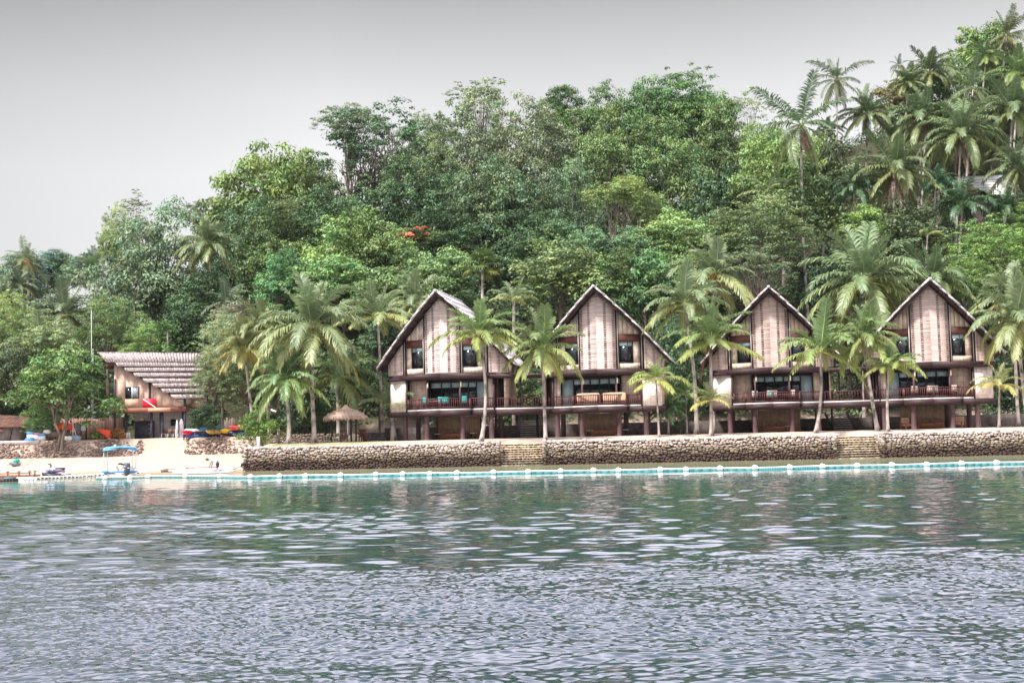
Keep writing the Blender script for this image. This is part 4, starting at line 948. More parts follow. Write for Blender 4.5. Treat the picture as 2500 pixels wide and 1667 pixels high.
T(1650, 320, 85, 95, 13, 'big', MD, 'dark green crown at the right end of the central ridge', Y=176, var=2)
T(1725, 250, 46, 48, 15, 'sparse', PA, 'thin pale tree with separate leaves against the sky', Y=176, var=2, nl=30, tr=.12)
T(1410, 380, 95, 100, 12, 'vine', MD, 'tree wrapped in hanging vines above the yellow-topped tree', Y=166, var=1)
T(1540, 400, 105, 110, 11, 'vine', MD, 'massive vine-covered tree in the right centre', Y=168, var=2)
T(1640, 470, 80, 80, 8, 'dome', DK, 'dark broad-leaved tree below the right end of the ridge', Y=158)
T(1100, 470, 115, 90, 8, 'big', (.06, .09, .05), 'grey-green middle tree below the ridge, left of centre', Y=158)
T(1180, 500, 110, 85, 8, 'big', (.055, .09, .05), 'shaded leafy tree below the dusty central tree', Y=156, var=2)
T(1300, 470, 90, 95, 8, 'fine', (.07, .11, .065), 'soft green tree left of the yellow-topped tree', Y=156)
T(1020, 540, 90, 60, 6, 'vine', DK, 'dark hollow foliage above the flowering tree', Y=150)
T(1250, 560, 90, 60, 5, 'big', DK, 'very dark crown above the bright green centre tree', Y=146, var=1)
T(1435, 470, 82, 62, 9, 'yellowtop', (.09, .125, .05), 'yellow-topped tree with several bare pale stems', Y=145, nl=9, multi=3, tr=.36)
T(1500, 500, 60, 60, 6, 'dome', MD, 'green tree just right of the yellow-topped tree', Y=150, var=1)
# bright middle band
T(790, 565, 112, 72, 6, 'dome', (.11, .17, .065), 'bright rounded tree above the biggest shore palm', Y=142)
T(760, 640, 100, 60, 5, 'dome', (.085, .15, .065), 'leafy green dome behind the biggest shore palm', Y=135, var=1)
T(880, 600, 90, 80, 6, 'dome', MD, 'green climbing foliage left of the orange blossom', Y=140, var=2)
T(955, 548, 44, 28, 7, 'flame', MD, 'flame tree with orange-red blossom', Y=146, flower=(.60, .17, .09), nl=10)
T(1015, 625, 90, 62, 5, 'dome', (.10, .155, .075), 'big-leaved pale green dome right of the orange blossom', Y=135, var=1)
T(640, 640, 60, 60, 5, 'dome', (.07, .15, .07), 'fresh green crown left behind the biggest shore palm', Y=138)
T(910, 690, 100, 60, 4, 'bush', MD, 'tangled green bush behind the leftmost villa roof', Y=127, var=1)
T(1290, 630, 112, 62, 5, 'bush', (.15, .20, .095), 'light yellow-green clumpy tree above the villa with sofas', Y=130)
T(1255, 580, 40, 42, 8, 'sparse', YG, 'few pale sprays rising left of the light green tree', Y=134, nl=16, tr=.1)
T(1400, 640, 80, 60, 4, 'dome', MD, 'leafy tree right behind the ridge of the villa with sofas', Y=128)
T(1540, 545, 95, 55, 6, 'dome', (.12, .18, .08), 'pale green tree below the vine-covered trees', Y=140, var=2)
T(1480, 640, 80, 75, 4, 'dome', (.06, .12, .055), 'deep green tree between the middle villas', Y=127, var=1)
T(1560, 640, 80, 60, 4, 'bush', BR, 'bright green bushes left of the tall middle palm', Y=128)
T(1740, 530, 130, 70, 6, 'fine', (.10, .135, .07), 'olive dry-looking shrubby tree with exposed grey twigs', Y=136, nl=26, tr=.2)
T(1740, 630, 90, 65, 4, 'open', (.085, .115, .065), 'tangle of bare grey branches behind the second villa from the right', Y=126, nl=50, tr=.2, var=2)
T(1790, 390, 105, 75, 9, 'wide', (.10, .15, .055), 'yellowish green spreading tree below the tall right palm', Y=152)
T(1760, 330, 60, 50, 10, 'wide', (.095, .14, .06), 'yellowish crown beside the gap of sky right of the ridge', Y=160, var=1)
T(1850, 460, 90, 60, 6, 'bush', MD, 'green undergrowth tree around the tall palm trunks', Y=142)
T(1900, 380, 70, 60, 6, 'bush', OL, 'dusky bush below the highest lone palm', Y=158)
# right hand slope
T(2250, 120, 80, 60, 8, 'dome', (.10, .155, .055), 'bright green tree on the top right skyline', Y=182)
T(2320, 160, 60, 60, 7, 'dome', (.08, .13, .05), 'leafy tree at the right edge near the top', Y=178, var=1)
T(2070, 215, 60, 40, 6, 'bush', (.15, .14, .07), 'reddish-leaved shrub on the right skyline', Y=178)
T(2150, 240, 80, 50, 5, 'bush', MD, 'scrub among the high palms on the right', Y=174, var=1)
T(2280, 590, 112, 72, 5, 'fine', (.10, .16, .055), 'billowing bright green bamboo clump on the right', Y=132, var=1)
T(2215, 650, 80, 55, 4, 'fine', (.09, .145, .05), 'lower left billow of the bright bamboo', Y=128, var=2)
T(2330, 520, 60, 50, 6, 'fine', (.105, .165, .055), 'upper bamboo crown at the right edge', Y=138)
T(2080, 530, 90, 55, 5, 'bush', OL, 'olive scrub above the biggest mid-slope palm', Y=138)
T(1990, 520, 60, 40, 5, 'bush', BR, 'green scrub left above the biggest mid-slope palm', Y=138, var=1)
T(1920, 640, 70, 60, 4, 'bush', DK, 'dark bush in shade between the right villas', Y=126)
T(2130, 730, 80, 60, 3, 'bush', DK, 'dark shrubbery right behind the rightmost villa', Y=122, var=1)
T(2320, 760, 60, 80, 3, 'bush', DK, 'dark thicket right of the rightmost villa', Y=120)
# behind the hut / left of villas
T(510, 800, 65, 80, 4, 'fine', PA, 'pale twiggy tree right above the hut roof', Y=119, var=1, nl=30)
T(490, 880, 55, 85, 2, 'fine', (.13, .165, .085), 'pale olive bush hanging over the right side of the hut', Y=116, nl=30)
T(560, 890, 70, 90, 3, 'fine', (.11, .15, .07), 'tall soft green bush between the hut and the young palm', Y=117, var=2, nl=30)
T(545, 730, 55, 45, 5, 'bush', (.16, .17, .11), 'pinkish-green shrub left of the biggest shore palm', Y=126)
T(600, 800, 70, 80, 3, 'fine', (.12, .17, .07), 'light green shrubs behind the young shore palm', Y=121)
T(590, 975, 45, 38, 1.2, 'bush', (.11, .19, .05), 'bright green garden shrub behind the lamp post', Y=104, group='garden shrubs')
T(470, 955, 40, 30, 1.2, 'bush', DK, 'dark clipped bush right of the hut', Y=114, group='garden shrubs')
T(700, 930, 60, 50, 2, 'bush', DK, 'dark shrubbery between the two front palms', Y=112)
T(820, 880, 80, 70, 3, 'bush', DK, 'dark bush behind the thatched shelter', Y=117, var=1)
T(690, 850, 60, 60, 3, 'dome', MD, 'green thicket behind the biggest palm trunk', Y=118)
T(870, 800, 60, 70, 4, 'dome', DK, 'dark tree left of the leftmost villa', Y=118)
T(1200, 900, 60, 45, 2, 'bush', MD, 'sunlit green bush seen under the left covered deck roof', Y=118, group='garden shrubs')
T(1170, 850, 70, 40, 3, 'bush', DK, 'dark hedge behind the left covered deck', Y=121, group='garden shrubs')
T(1560, 900, 60, 90, 3, 'dome', DK, 'deep shade shrubs between the two pairs of villas', Y=115)
T(1545, 780, 60, 60, 4, 'dome', (.05, .10, .05), 'dark broad-leaved tree beside the villa with sofas', Y=119, var=2)
T(2320, 930, 60, 60, 2, 'bush', DK, 'dark shrub behind the small yellow palm on the right', Y=116)
T(960, 330, 60, 60, 13, 'fine', OL, 'small olive crown in the gap right of the tall open tree', Y=178)
T(1330, 380, 70, 80, 11, 'big', MD, 'green crown filling the gap below the vine-draped treetop', Y=172, var=1)
T(680, 520, 80, 70, 8, 'big', MD, 'mid green crown under the right side of the broad olive tree', Y=164, var=2)
T(1000, 480, 80, 70, 8, 'big', DK, 'shaded crown between the open tree and the grey-green middle tree', Y=164)
T(1600, 560, 80, 55, 6, 'dome', OL, 'olive rounded tree right of the pale green tree', Y=142, var=1)
T(850, 700, 70, 50, 4, 'dome', (.09, .15, .07), 'light green thicket right of the biggest shore palm crown', Y=130)
T(1670, 560, 60, 55, 6, 'bush', MD, 'green clump left of the tangled grey branches', Y=138, var=1)
T(1440, 570, 60, 45, 5, 'dome', (.07, .12, .07), 'big-leaved shrub under the yellow-topped tree', Y=138, var=2)
T(1350, 560, 50, 45, 5, 'dome', (.08, .14, .08), 'blue-green big-leaved plant left of the bare pale stems', Y=138, var=1)
# ---- palms on the shore
NUT = (.45, .22, .05)
p = palm
CO = (.15, .175, .09)
p(715, 748, 132, 723, 1005, 'full', 'biggest shore palm, tall and mature, left of the villas', CO, 0, Y=102, tr=.2, nuts=(.3, .12, .08), bow=.1)
p(650, 868, 82, 662, 1008, 'coco', 'young leaning palm left of the biggest shore palm', (.12, .18, .075), 1, Y=101, tr=.19, bow=-.25)
p(1100, 765, 92, 1103, 1005, 'up', 'slim curved palm in front of the leftmost villa', (.15, .19, .075), 0, Y=96.8, tr=.15, bow=-.55, nuts=(.2, .1, .07), flare=2)
p(1245, 800, 92, 1253, 1000, 'coco', 'palm standing before the left covered deck', (.15, .18, .075), 2, Y=96.8, tr=.15, bow=.0, flare=1.6)
p(1507, 872, 60, 1514, 995, 'young', 'thin yellow-green palm in front of the villa with sofas', (.17, .20, .07), 0, Y=97, tr=.085, nuts=None, group='young palms')
p(1572, 695, 92, 1600, 992, 'coco', 'tall leaning palm between the two pairs of villas', CO, 3, Y=99, tr=.17, bow=-.3)
p(1632, 775, 92, 1634, 995, 'up', 'straight palm just left of the second pair of villas', (.14, .18, .075), 1, Y=97, tr=.16, dry=2)
p(1640, 628, 95, 1640, 900, 'full', 'taller palm crown behind the middle pair of shore palms', CO, 4, Y=112, nuts=NUT)
p(1633, 918, 44, 1632, 995, 'young', 'short pale-trunked palm between the middle shore palms', (.18, .19, .07), 1, Y=96.5, tr=.12, group='young palms')
p(1884, 805, 92, 1872, 990, 'up', 'curved palm in front of the second villa from the right', (.145, .185, .075), 2, Y=96.5, tr=.14, bow=-.3, flare=2)
p(1985, 770, 85, 2018, 985, 'coco', 'leaning dark-stemmed palm beside the right covered deck', (.14, .175, .07), 5, Y=97, tr=.15, bow=.15, flare=1.9)
p(2042, 836, 62, 2040, 985, 'up', 'smaller palm in front of the rightmost villa', (.155, .2, .075), 3, Y=96, tr=.12, bow=.12)
p(2295, 883, 54, 2295, 978, 'young', 'small yellow palm at the right end of the villas', (.19, .19, .08), 2, Y=97, tr=.1, group='young palms')
p(2333, 735, 105, 2362, 950, 'full', 'large palm at the right edge in front', CO, 1, Y=101, tr=.17)
p(2325, 680, 90, 2340, 850, 'coco', 'palm crown behind the right edge palm', CO, 6, Y=110)
p(868, 725, 88, 880, 960, 'up', 'palm crown behind, just left of the leftmost roof', CO, 4, Y=112, nuts=NUT)
p(955, 690, 78, 960, 900, 'coco', 'palm crown rising above the leftmost villa roof', CO, 1, Y=120)
p(775, 860, 92, 778, 960, 'coco', 'drooping palm behind the biggest shore palm trunk', (.10, .13, .055), 3, Y=110, tr=.2)
p(560, 800, 70, 590, 900, 'coco', 'yellowing palm fronds left of the young leaning palm', (.16, .16, .065), 2, Y=113)
p(600, 745, 70, 620, 900, 'full', 'palm crown behind the biggest palm on its left', (.14, .155, .065), 2, Y=114)
p(900, 930, 70, 905, 1000, 'low', 'low palm with long arching fronds left of the leftmost villa', (.12, .15, .08), 0, Y=108, tr=.26)
p(1180, 690, 60, 1180, 850, 'low', 'pale low palm behind the left covered deck', CO, 1, Y=118, tr=.2)
p(1535, 940, 40, 1535, 985, 'areca', 'low bushy palm in shade between the villas', (.08, .13, .05), 0, Y=107, tr=.1)
p(1575, 900, 45, 1578, 985, 'young', 'small palm in shade behind the tall leaning palm', (.10, .15, .05), 0, Y=108, tr=.08, group='young palms')
fan_palm(1108, 612, 52, 1108, 124, 'fan palm with star-shaped leaves above the leftmost villas')
fan_palm(640, 985, 28, 640, 106, 'low fan palm beside the young leaning palm trunk')
fan_palm(800, 925, 30, 800, 109, 'fan palm rosette just behind the thatched shelter')
# ---- palms on the slopes
p(1985, 640, 140, 1985, 900, 'full', 'biggest mid-slope palm between the right villas', (.13, .165, .08), 5, Y=116, nuts=NUT, tr=.2)
p(2140, 640, 88, 2140, 800, 'full', 'palm right behind the biggest mid-slope palm', (.12, .155, .075), 6, Y=124)
p(62, 598, 56, 72, 700, 'ragged', 'lone palm with drooping fronds at the far left skyline', (.12, .135, .06), 0, Y=150, nuts=(.45, .15, .08), tr=.17)
p(215, 620, 55, 225, 700, 'ragged', 'second palm from the left on the skyline', (.11, .145, .065), 1, Y=150, nuts=NUT)
p(480, 560, 78, 490, 700, 'full', 'big palm at the left foot of the forested ridge', (.12, .145, .07), 0, Y=140, nuts=(.5, .3, .1))
p(12, 690, 52, 12, 790, 'coco', 'palm at the left edge, half cut off', (.11, .13, .07), 0, Y=138, nuts=(.45, .12, .08))
p(150, 720, 82, 160, 800, 'coco', 'wide low palm among the shrubs on the left', (.12, .14, .08), 3, Y=137, nuts=(.45, .12, .08))
p(88, 800, 68, 90, 860, 'up', 'palm with upright fronds behind the spreading shore tree', (.12, .15, .075), 2, Y=126)
p(520, 690, 55, 500, 780, 'ragged', 'shaded palm right of the big grey-green tree', (.08, .10, .06), 2, Y=134)
p(40, 655, 50, 40, 760, 'coco', 'palm behind the left edge palm', (.10, .12, .07), 5, Y=146)
p(1840, 285, 96, 1868, 480, 'ragged', 'tall shaggy palm with hanging dead fronds against the sky', (.085, .12, .055), 3, Y=140, dry=6, tr=.19, bow=.3)
p(1922, 182, 68, 1952, 380, 'ragged', 'highest lone palm against the sky, sparse crown', (.08, .10, .05), 4, Y=158, dry=4, tr=.17, bow=.35, nuts=(.3, .15, .08))
p(1993, 262, 70, 2000, 420, 'coco', 'palm right below the highest lone palm', (.095, .125, .055), 0, Y=160, nuts=(.3, .15, .08))
p(2064, 150, 24, 2070, 195, 'ragged', 'tiny distant palm on the right skyline', (.09, .11, .07), 2, Y=215, tr=.14)
p(2133, 165, 68, 2140, 300, 'full', 'skyline palm with a pale drooping frond, right of the tiny palm', (.10, .12, .055), 3, Y=170)
p(2312, 80, 66, 2316, 200, 'ragged', 'topmost palm at the right skyline with brown hanging fronds', (.10, .11, .05), 1, Y=176, dry=7, tr=.2)
p(2120, 268, 82, 2122, 400, 'full', 'dense palm in the middle of the right-hand grove', (.10, .13, .06), 4, Y=156, dry=5, nuts=(.3, .14, .08))
p(2208, 305, 98, 2212, 440, 'full', 'large palm with long golden midribs in the right-hand grove', (.11, .14, .065), 5, Y=148, dry=7, nuts=(.3, .14, .08))
p(2055, 388, 98, 2060, 520, 'full', 'palm with red-brown dead fronds hanging on both sides', (.115, .14, .065), 6, Y=140, dry=9, nuts=(.35, .25, .1))
p(2325, 250, 92, 2330, 400, 'full', 'big palm near the right edge of the grove', (.10, .13, .06), 2, Y=150, nuts=(.3, .14, .08))
p(2235, 200, 70, 2240, 330, 'ragged', 'palm behind the golden-ribbed palm', (.09, .12, .055), 2, Y=166)
p(2340, 170, 70, 2345, 300, 'coco', 'upright palm at the right edge of the grove', (.10, .14, .05), 4, Y=160)
p(2335, 385, 78, 2340, 480, 'coco', 'low palm at the right edge beside the white roof', (.095, .12, .06), 1, Y=143)
p(1760, 440, 62, 1762, 520, 'low', 'fresh upright palm fronds left of the shaggy tall palm', (.12, .155, .08), 2, Y=144, tr=.2)
p(1962, 430, 62, 1965, 500, 'areca', 'dark glossy palm below the red-brown-fronded palm', (.045, .08, .035), 0, Y=141, group='dark feather palms')
p(2210, 470, 72, 2212, 520, 'areca', 'dark clustered palm in front of the white roof', (.045, .08, .033), 1, Y=138, group='dark feather palms')
p(2310, 480, 62, 2312, 530, 'areca', 'dark clustered palm right of the white roof', (.042, .075, .033), 2, Y=138, group='dark feather palms')
p(2150, 420, 50, 2152, 510, 'areca', 'dark palm under the golden-ribbed palm', (.045, .09, .045), 0, Y=144, group='dark feather palms')
p(2130, 540, 50, 2132, 600, 'low', 'pale arching fronds above the right-hand villas', (.13, .16, .08), 1, Y=134, tr=.14)
p(2180, 170, 50, 2183, 280, 'ragged', 'slim palm between the two highest right-hand skyline palms', (.10, .13, .055), 0, Y=174, dry=3)
p(2265, 130, 48, 2268, 260, 'coco', 'small-crowned palm left below the topmost palm', (.10, .135, .055), 6, Y=174)
p(2165, 330, 55, 2168, 440, 'ragged', 'thin palm crown squeezed left of the golden-ribbed palm', (.09, .125, .055), 1, Y=158, dry=3)
p(2280, 340, 58, 2284, 460, 'coco', 'palm crown right of the golden-ribbed palm', (.09, .125, .055), 0, Y=154, dry=4)
p(2085, 190, 45, 2088, 300, 'coco', 'small palm under the tiny distant skyline palm', (.10, .13, .055), 2, Y=168)
p(2240, 90, 40, 2243, 200, 'ragged', 'little shaggy palm on the bright green skyline tree', (.09, .12, .05), 4, Y=184)
p(1900, 300, 42, 1905, 400, 'coco', 'dark little palm left below the highest lone palm', (.08, .115, .05), 6, Y=162)
T(2440, 420, 110, 90, 9, 'big', MD, 'green tree beyond the right edge of the palm grove', Y=156)
T(2460, 600, 120, 90, 6, 'fine', (.10, .16, .055), 'bright bushy tree beyond the bamboo clump at the right', Y=136)
T(2450, 760, 110, 90, 4, 'dome', MD, 'leafy tree beyond the right edge palm', Y=122, var=1)
T(2500, 250, 110, 90, 9, 'vine', MD, 'vine-draped tree beyond the right skyline', Y=172, var=1)
T(-70, 700, 110, 90, 6, 'big', GR, 'grey-green tree beyond the left edge palms', Y=140)
T(-80, 850, 110, 80, 4, 'fine', MD, 'green tree beyond the shack at the left', Y=124, var=1)
# papaya plants over the hut
for i, (x, y, lab) in enumerate([(345, 765, 'papaya plant with bright leaf rosette over the hut, left one'), (385, 762, 'papaya plant with bright leaf rosette over the hut, right one'), (378, 800, 'lowest papaya plant just above the hut roof')]):
    q = P(x * K, y * K, 121.5); gz = float(H(q[0], q[1])); r_ = np.random.default_rng(i); t = thing('papaya_plant', lab, 'plant', (q[0], q[1], gz), 0, 'papaya plants over the hut'); h = q[2] - gz
    b = MB(); b.tube([(0, 0, -.2), (0.05, 0, h * .5), (0, 0, h)], [.12, .1, .08], 7); b.build('stem', MT['bark'], t, smooth=True)
    C = []; Nn = []
    for k in range(26):
        a = r_.uniform(0, 6.28); e = r_.uniform(-.2, 1.2); d = np.array([math.cos(a) * math.cos(e), math.sin(a) * math.cos(e), math.sin(e)]); ce = d * r_.uniform(.7, 1.15)
        for j in range(9): C.append(ce + r_.normal(size=3) * .2); Nn.append(np.array([0, 0, 1]) + d * .6 + r_.normal(size=3) * .2)
    C = np.array(C); V, Q = leaf_quads(C, np.array(Nn), .5, .16, 4); f = mesh_obj('leaves', V, Q, MT['leaf'], t, cols=np.repeat(r_.uniform(.8, 1.2, (len(C), 1)) * np.ones((1, 3)), 4, 0)); f.location = (0, 0, h); f.color = (.13, .24, .08, 1)
# ---- undergrowth on the hillside
r_ = np.random.default_rng(77); CC = []; NN = []; TT = []; LL = []
cnt = 0
while cnt < 3300:
    x = r_.uniform(-100, 95); y = 120.5 + 82 * r_.random() ** 1.25
    if abs((x + 0) / y) > .50: continue
    if y < 124 and -42 < x < -22: continue
    z = float(H(x, y)); R = r_.uniform(.8, 2.6); n = int(36 + 26 * R); u = r_.normal(size=(n, 3)); u /= np.linalg.norm(u, axis=1)[:, None]; u[:, 2] = abs(u[:, 2])
    CC.append(np.array([x, y, z + R * .2]) + u * R * r_.uniform(.7, 1.1, (n, 1)) * np.array([1, 1, .95])); NN.append(u + (0, 0, .5) + r_.normal(size=(n, 3)) * .35)
    base = np.array([[.045, .085, .035], [.085, .125, .05], [.03, .06, .03], [.11, .15, .07], [.06, .09, .05]][r_.integers(0, 5)]); TT.append(base * r_.uniform(.6, 1.35, (n, 1))); LL.append(np.full(n, r_.uniform(.3, .55))); cnt += 1
CC = np.concatenate(CC); LL = np.concatenate(LL); V, Q = leaf_quads(CC, np.concatenate(NN), LL, LL * .55, 9)
u_ = mesh_obj('undergrowth', V, Q, MT['leaf'], cols=np.repeat(np.concatenate(TT), 4, 0)); tag(u_, 'dense mixed undergrowth covering the hillside between the trees', 'undergrowth', kind='stuff')
# ------------------------------------------------------------------ left side: hut, beach, boats, small things
def G(px, Y, dz=0.0):
    q = P(px, 1090, Y); return np.array([q[0], Y, float(H(q[0], Y)) + dz])
def col_mat(name, c, rough=.5, c2=None): return mat(name, c, rough, c2 or tuple(k * .82 for k in c), (4, 4, 4), 4)
MT['hutwall'] = mat('split_bamboo_wall', (0.68, 0.50, 0.40), 0.85, (0.5, 0.34, 0.26), (1.0, 1, 26), 4, bump=.01, lo=.38, hi=.7)
MT['fascia'] = mat('brown_fascia', (0.30, 0.13, 0.09), 0.7, (0.2, 0.08, 0.06), (1, 1, 8), 4)
MT['fascia2'] = mat('new_plank', (0.62, 0.36, 0.22), 0.7, (0.5, 0.28, 0.17), (1, 1, 8), 4)
MT['hutpost'] = mat('blue_black_post', (0.035, 0.033, 0.045), 0.6, (0.06, 0.055, 0.07), (2, 2, 2), 3)
MT['redflag'] = col_mat('red_flag', (0.72, 0.02, 0.05)); MT['paintwhite'] = col_mat('white_paint_wall', (0.72, 0.71, 0.70), .7)
q = P(1030 / 3.672, 1071, 118); HUT = (q[0], 118.0, 2.85)
hut = thing('bamboo_hut', 'two-storey bamboo hut with a big layered slanting roof and a red diagonal-striped flag panel', 'house', HUT)
bnd = [(-1.35, 8.2), (-.53, 7.32), (.5, 6.95), (1.3, 6.45), (2.2, 5.92), (3.1, 5.36), (4.0, 4.9), (4.85, 4.35), (5.8, 3.75)]
rf = MB(); r_ = np.random.default_rng(4)
for i in range(8):
    (xa, za), (xb, zb) = bnd[i], bnd[i + 1]; xs0 = xa if i == 0 else xb - .42; ya = -.35 if i else -.6; yb = -.85
    ra = (7.5 + .1 * i, 4.0 - .38 * i, za + .12); rb = (7.6 + .1 * (i + 1), 3.6 - .38 * (i + 1), zb - .02)
    lo = [np.array([xs0, ya, za + (.0 if i else 0)]), np.array([xb, yb, zb]), np.array(rb), np.array(ra)]
    if i: lo[0] = np.array([xs0 - .02, ya + .1, zb + .42]); lo[3] = np.array([ra[0], ra[1], zb + .5])
    up_ = [a + (0, 0, .09) for a in lo]; up_[1] = lo[1] + (0, -.02, .13); up_[2] = lo[2] + (0, 0, .13)
    rf.hexa(lo + up_)
    n = 34
    for k in range(n):   # bamboo halves running down the slope
        f = (k + .5) / n; a = up_[0] * (1 - f) + up_[3] * f; b = up_[1] * (1 - f) + up_[2] * f; c_ = r_.uniform(.84, 1.1)
        rf.bar(a + (0, 0, .015), b + (0, -.03 + r_.uniform(-.05, .03), .015), .2, .05, col=(c_, c_ * .97, c_))
rf.bar((-1.5, -.6, 8.3), (7.6, 4.1, 8.36), .22, .16, col=(.8, .75, .75))
MT['hutroof'] = mat('weathered_bamboo_roof', (0.44, 0.385, 0.375), 0.9, (0.22, 0.18, 0.17), (5, 2.5, 5), 5, bump=0.02, lo=.4, hi=.7, vc=True)
R_ = rf.build('roof', MT['hutroof'], hut, cols=True)
rl_ = MB()
for i in range(4):
    x = -1.55 + .36 * i; z = 7.35 - .5 * i; y = .3 + .5 * i
    rl_.hexa([(x, y, z), (x + .9, y - .6, z + .75), (4, 8, z + .75), (2.5, 8, z), (x, y, z + .1), (x + .9, y - .6, z + .85), (4, 8, z + .85), (2.5, 8, z + .1)])
rl_.build('back_slope', MT['fascia'], R_)
w = MB(); ins = [(-.08, 7.25)] + [(x - .25, z + .18) for x, z in bnd[2:]] + [(6.7, 3.3)]
for (xa, za), (xb, zb) in zip(ins[:-1], ins[1:]): w.hexa([(xa, 0, 3.0), (xb, 0, 3.0), (xb, .12, 3.0), (xa, .12, 3.0), (xa, 0, za), (xb, 0, max(zb, 3.05)), (xb, .12, max(zb, 3.05)), (xa, .12, za)])
w.build('wall', MT['hutwall'], hut)
b = MB(); b.box(-.08, .02, .13, 6, 3.0, 7.0); b.build('side_wall', MT['hutwall'], hut); b = MB(); b.box(6.8, 8.3, 2.0, 2.1, 3.0, 4.0); b.build('wing_wall', MT['hutwall'], hut); b = MB(); b.box(.05, 6.65, 5.9, 6, 3, 3.9); b.build('back_wall', MT['hutwall'], hut)
b = MB(); b.box(.95, 2.25, -.03, -.001, 3.0, 3.85); b.build('lower_panel', grid_material('upright_bamboo', (.55, .38, .28), (.5, .34, .25), (.35, .22, .16), .1, 9, .01), hut)
b = MB(); b.box(1.0, 2.32, -.06, -.01, 3.9, 5.02); wn_ = b.build('window', MT['frame'], hut)
b = MB(); b.box(1.06, 1.62, -.075, -.062, 3.96, 4.96); b.build('pane', MT['glass'], wn_)
b = MB(); b.box(1.70, 2.27, -.075, -.062, 3.96, 4.96); b.build('pane', mat('painted_sky_glass', (.25, .28, .33), .05, spec=1.0), wn_)  # right pane: pale sky reflection is put into its base colour
b = MB(); b.box(1.62, 1.70, -.09, -.062, 3.93, 4.99); b.build('window_bar', MT['plastic'], wn_)
b = MB(); b.box(2.72, 3.98, -.16, -.10, 2.96, 3.83); fl_ = b.build('flag_panel', MT['redflag'], hut)
b = MB(); b.hexa([(2.74, -.17, 3.74), (3.86, -.17, 2.97), (3.98, -.17, 2.97), (2.74, -.17, 3.74), (2.72, -.17, 3.825), (2.86, -.17, 3.825), (3.98, -.17, 3.08), (2.74, -.17, 3.76)]) if False else b.add([(2.72, -.165, 3.83), (2.72, -.165, 3.77), (3.90, -.165, 2.96), (3.98, -.165, 2.96), (3.98, -.165, 3.0), (2.80, -.165, 3.83)], None, [[0, 1, 2], [0, 2, 3], [0, 3, 4], [0, 4, 5]]); b.build('diagonal_stripe', MT['plastic'], fl_)
b = MB(); b.box(-.12, 6.85, -.25, -.12, 2.52, 2.98); b.box(-.1, 6.8, -.11, 5.9, 2.6, 2.9); b.build('floor_beam', MT['fascia'], hut)
b = MB(); b.box(3.25, 5.4, -.28, -.255, 2.58, 2.92); b.build('new_plank', MT['fascia2'], hut)
for x, z0, z1, y in ((0, 0, 5.8, -.1), (3.35, 2.99, 5.5, -.06), (6.72, 0, 3.9, -.12), (.85, 0, 2.6, .6), (3.4, 0, 2.6, .3), (4.2, 0, 2.6, .6), (4.45, 0, 2.6, .25), (6.3, 0, 2.6, .8)):
    b = MB(); b.box(x - .1, x + .1, y - .02, y + .18, z0 - .3 * (z0 == 0), z1); b.build('post', MT['hutpost'] if z0 == 0 else MT['wood'], hut)
b = MB(); b.box(.9, 6.5, 3.3, 3.4, 0, 2.6); b.build('inner_wall', MT['paintwhite'], hut)
b = MB(); b.box(-.2, 9, -1.2, 7, -.4, .03); b.build('floor', MT['slab'], hut)
def at_hut(zx, zy, y=0.0): return (HUT[0] + (zx - 1030) / 93.5, HUT[1] + y, HUT[2] + (1070 - zy) / 93.5)
t = thing('equipment_rack', 'black shelves full of diving gear inside the hut', 'shelf', at_hut(1245, 1070, 1.6), 0)
b = MB(); b.box(-.9, .9, 0, .5, 0, 1.75); b.build('cabinet', MT['hutpost'], t); b = MB()
for z in (.5, .95, 1.4): b.box(.45, .9, -.03, -.001, z, z + .04)
b.build('shelf', MT['slab'], t)
b = MB(); b.box(-.55, -.05, .05, .4, 1.76, 2.05); b.build('carton', MT['cushion'], t)
t = thing('wall_screen', 'black screen on the white wall inside the hut', 'screen', at_hut(1470, 925, 3.2)); b = MB(); b.box(-.25, .25, -.06, 0, -.3, .33); b.build('casing', MT['black'], t); b = MB(); b.box(-.22, .22, -.07, -.061, -.27, .3); b.build('display', MT['glass'], t)
for i, zx in enumerate((1465, 1518, 1570)):
    t = thing('plastic_chair', f'{["left", "middle", "right"][i]} one of three dark chairs in the hut', 'chair', at_hut(zx, 1068, .3), .1 * i, 'dark chairs in the hut')
    b = MB(); b.loft([[(.24 * math.cos(a) * k, .24 - (1 - k) * .05, .68 + z + .2 * k * math.sin(a)) for a in np.linspace(0, 6.28, 13)[:-1]] for k, z in ((.9, 0), (1, .0))]); b.box(-.23, .23, .22, .27, .45, .85); b.build('backrest', MT['darkcush'], t, smooth=True)
    b = MB(); b.box(-.24, .24, -.24, .24, .42, .47); b.build('seat', MT['darkcush'], t)
    for sx in (-.2, .2):
        for sy in (-.2, .2): b = MB(); b.tube([(sx * 1.15, sy * 1.15, 0), (sx, sy, .43)], .02, 6); b.build('leg', MT['slab'], t)
tk = thing('air_tank', 'white scuba air tank, one of three beside the hut post', 'tank', at_hut(1132, 1070, -.5), 0, 'white air tanks')
b = MB(); b.lathe([(.0, 0), (.1, 0), (.1, .5), (.085, .58), (.03, .63), (0, .63)], 12); b.build('cylinder', MT['plastic'], tk, smooth=True); b = MB(); b.tube([(0, 0, .62), (0, 0, .7)], .025, 6); b.box(-.06, .03, -.02, .02, .66, .7); b.build('valve', MT['slab'], tk)
tk['label'] = 'white scuba air tank farthest from the hut shelves, left of three'
for i in (1, 2): c_ = copy_tree(tk); c_.location.x += .22 * i; c_['label'] = ['', 'middle one of the three white scuba air tanks', 'white scuba air tank closest to the black hut shelves'][i]
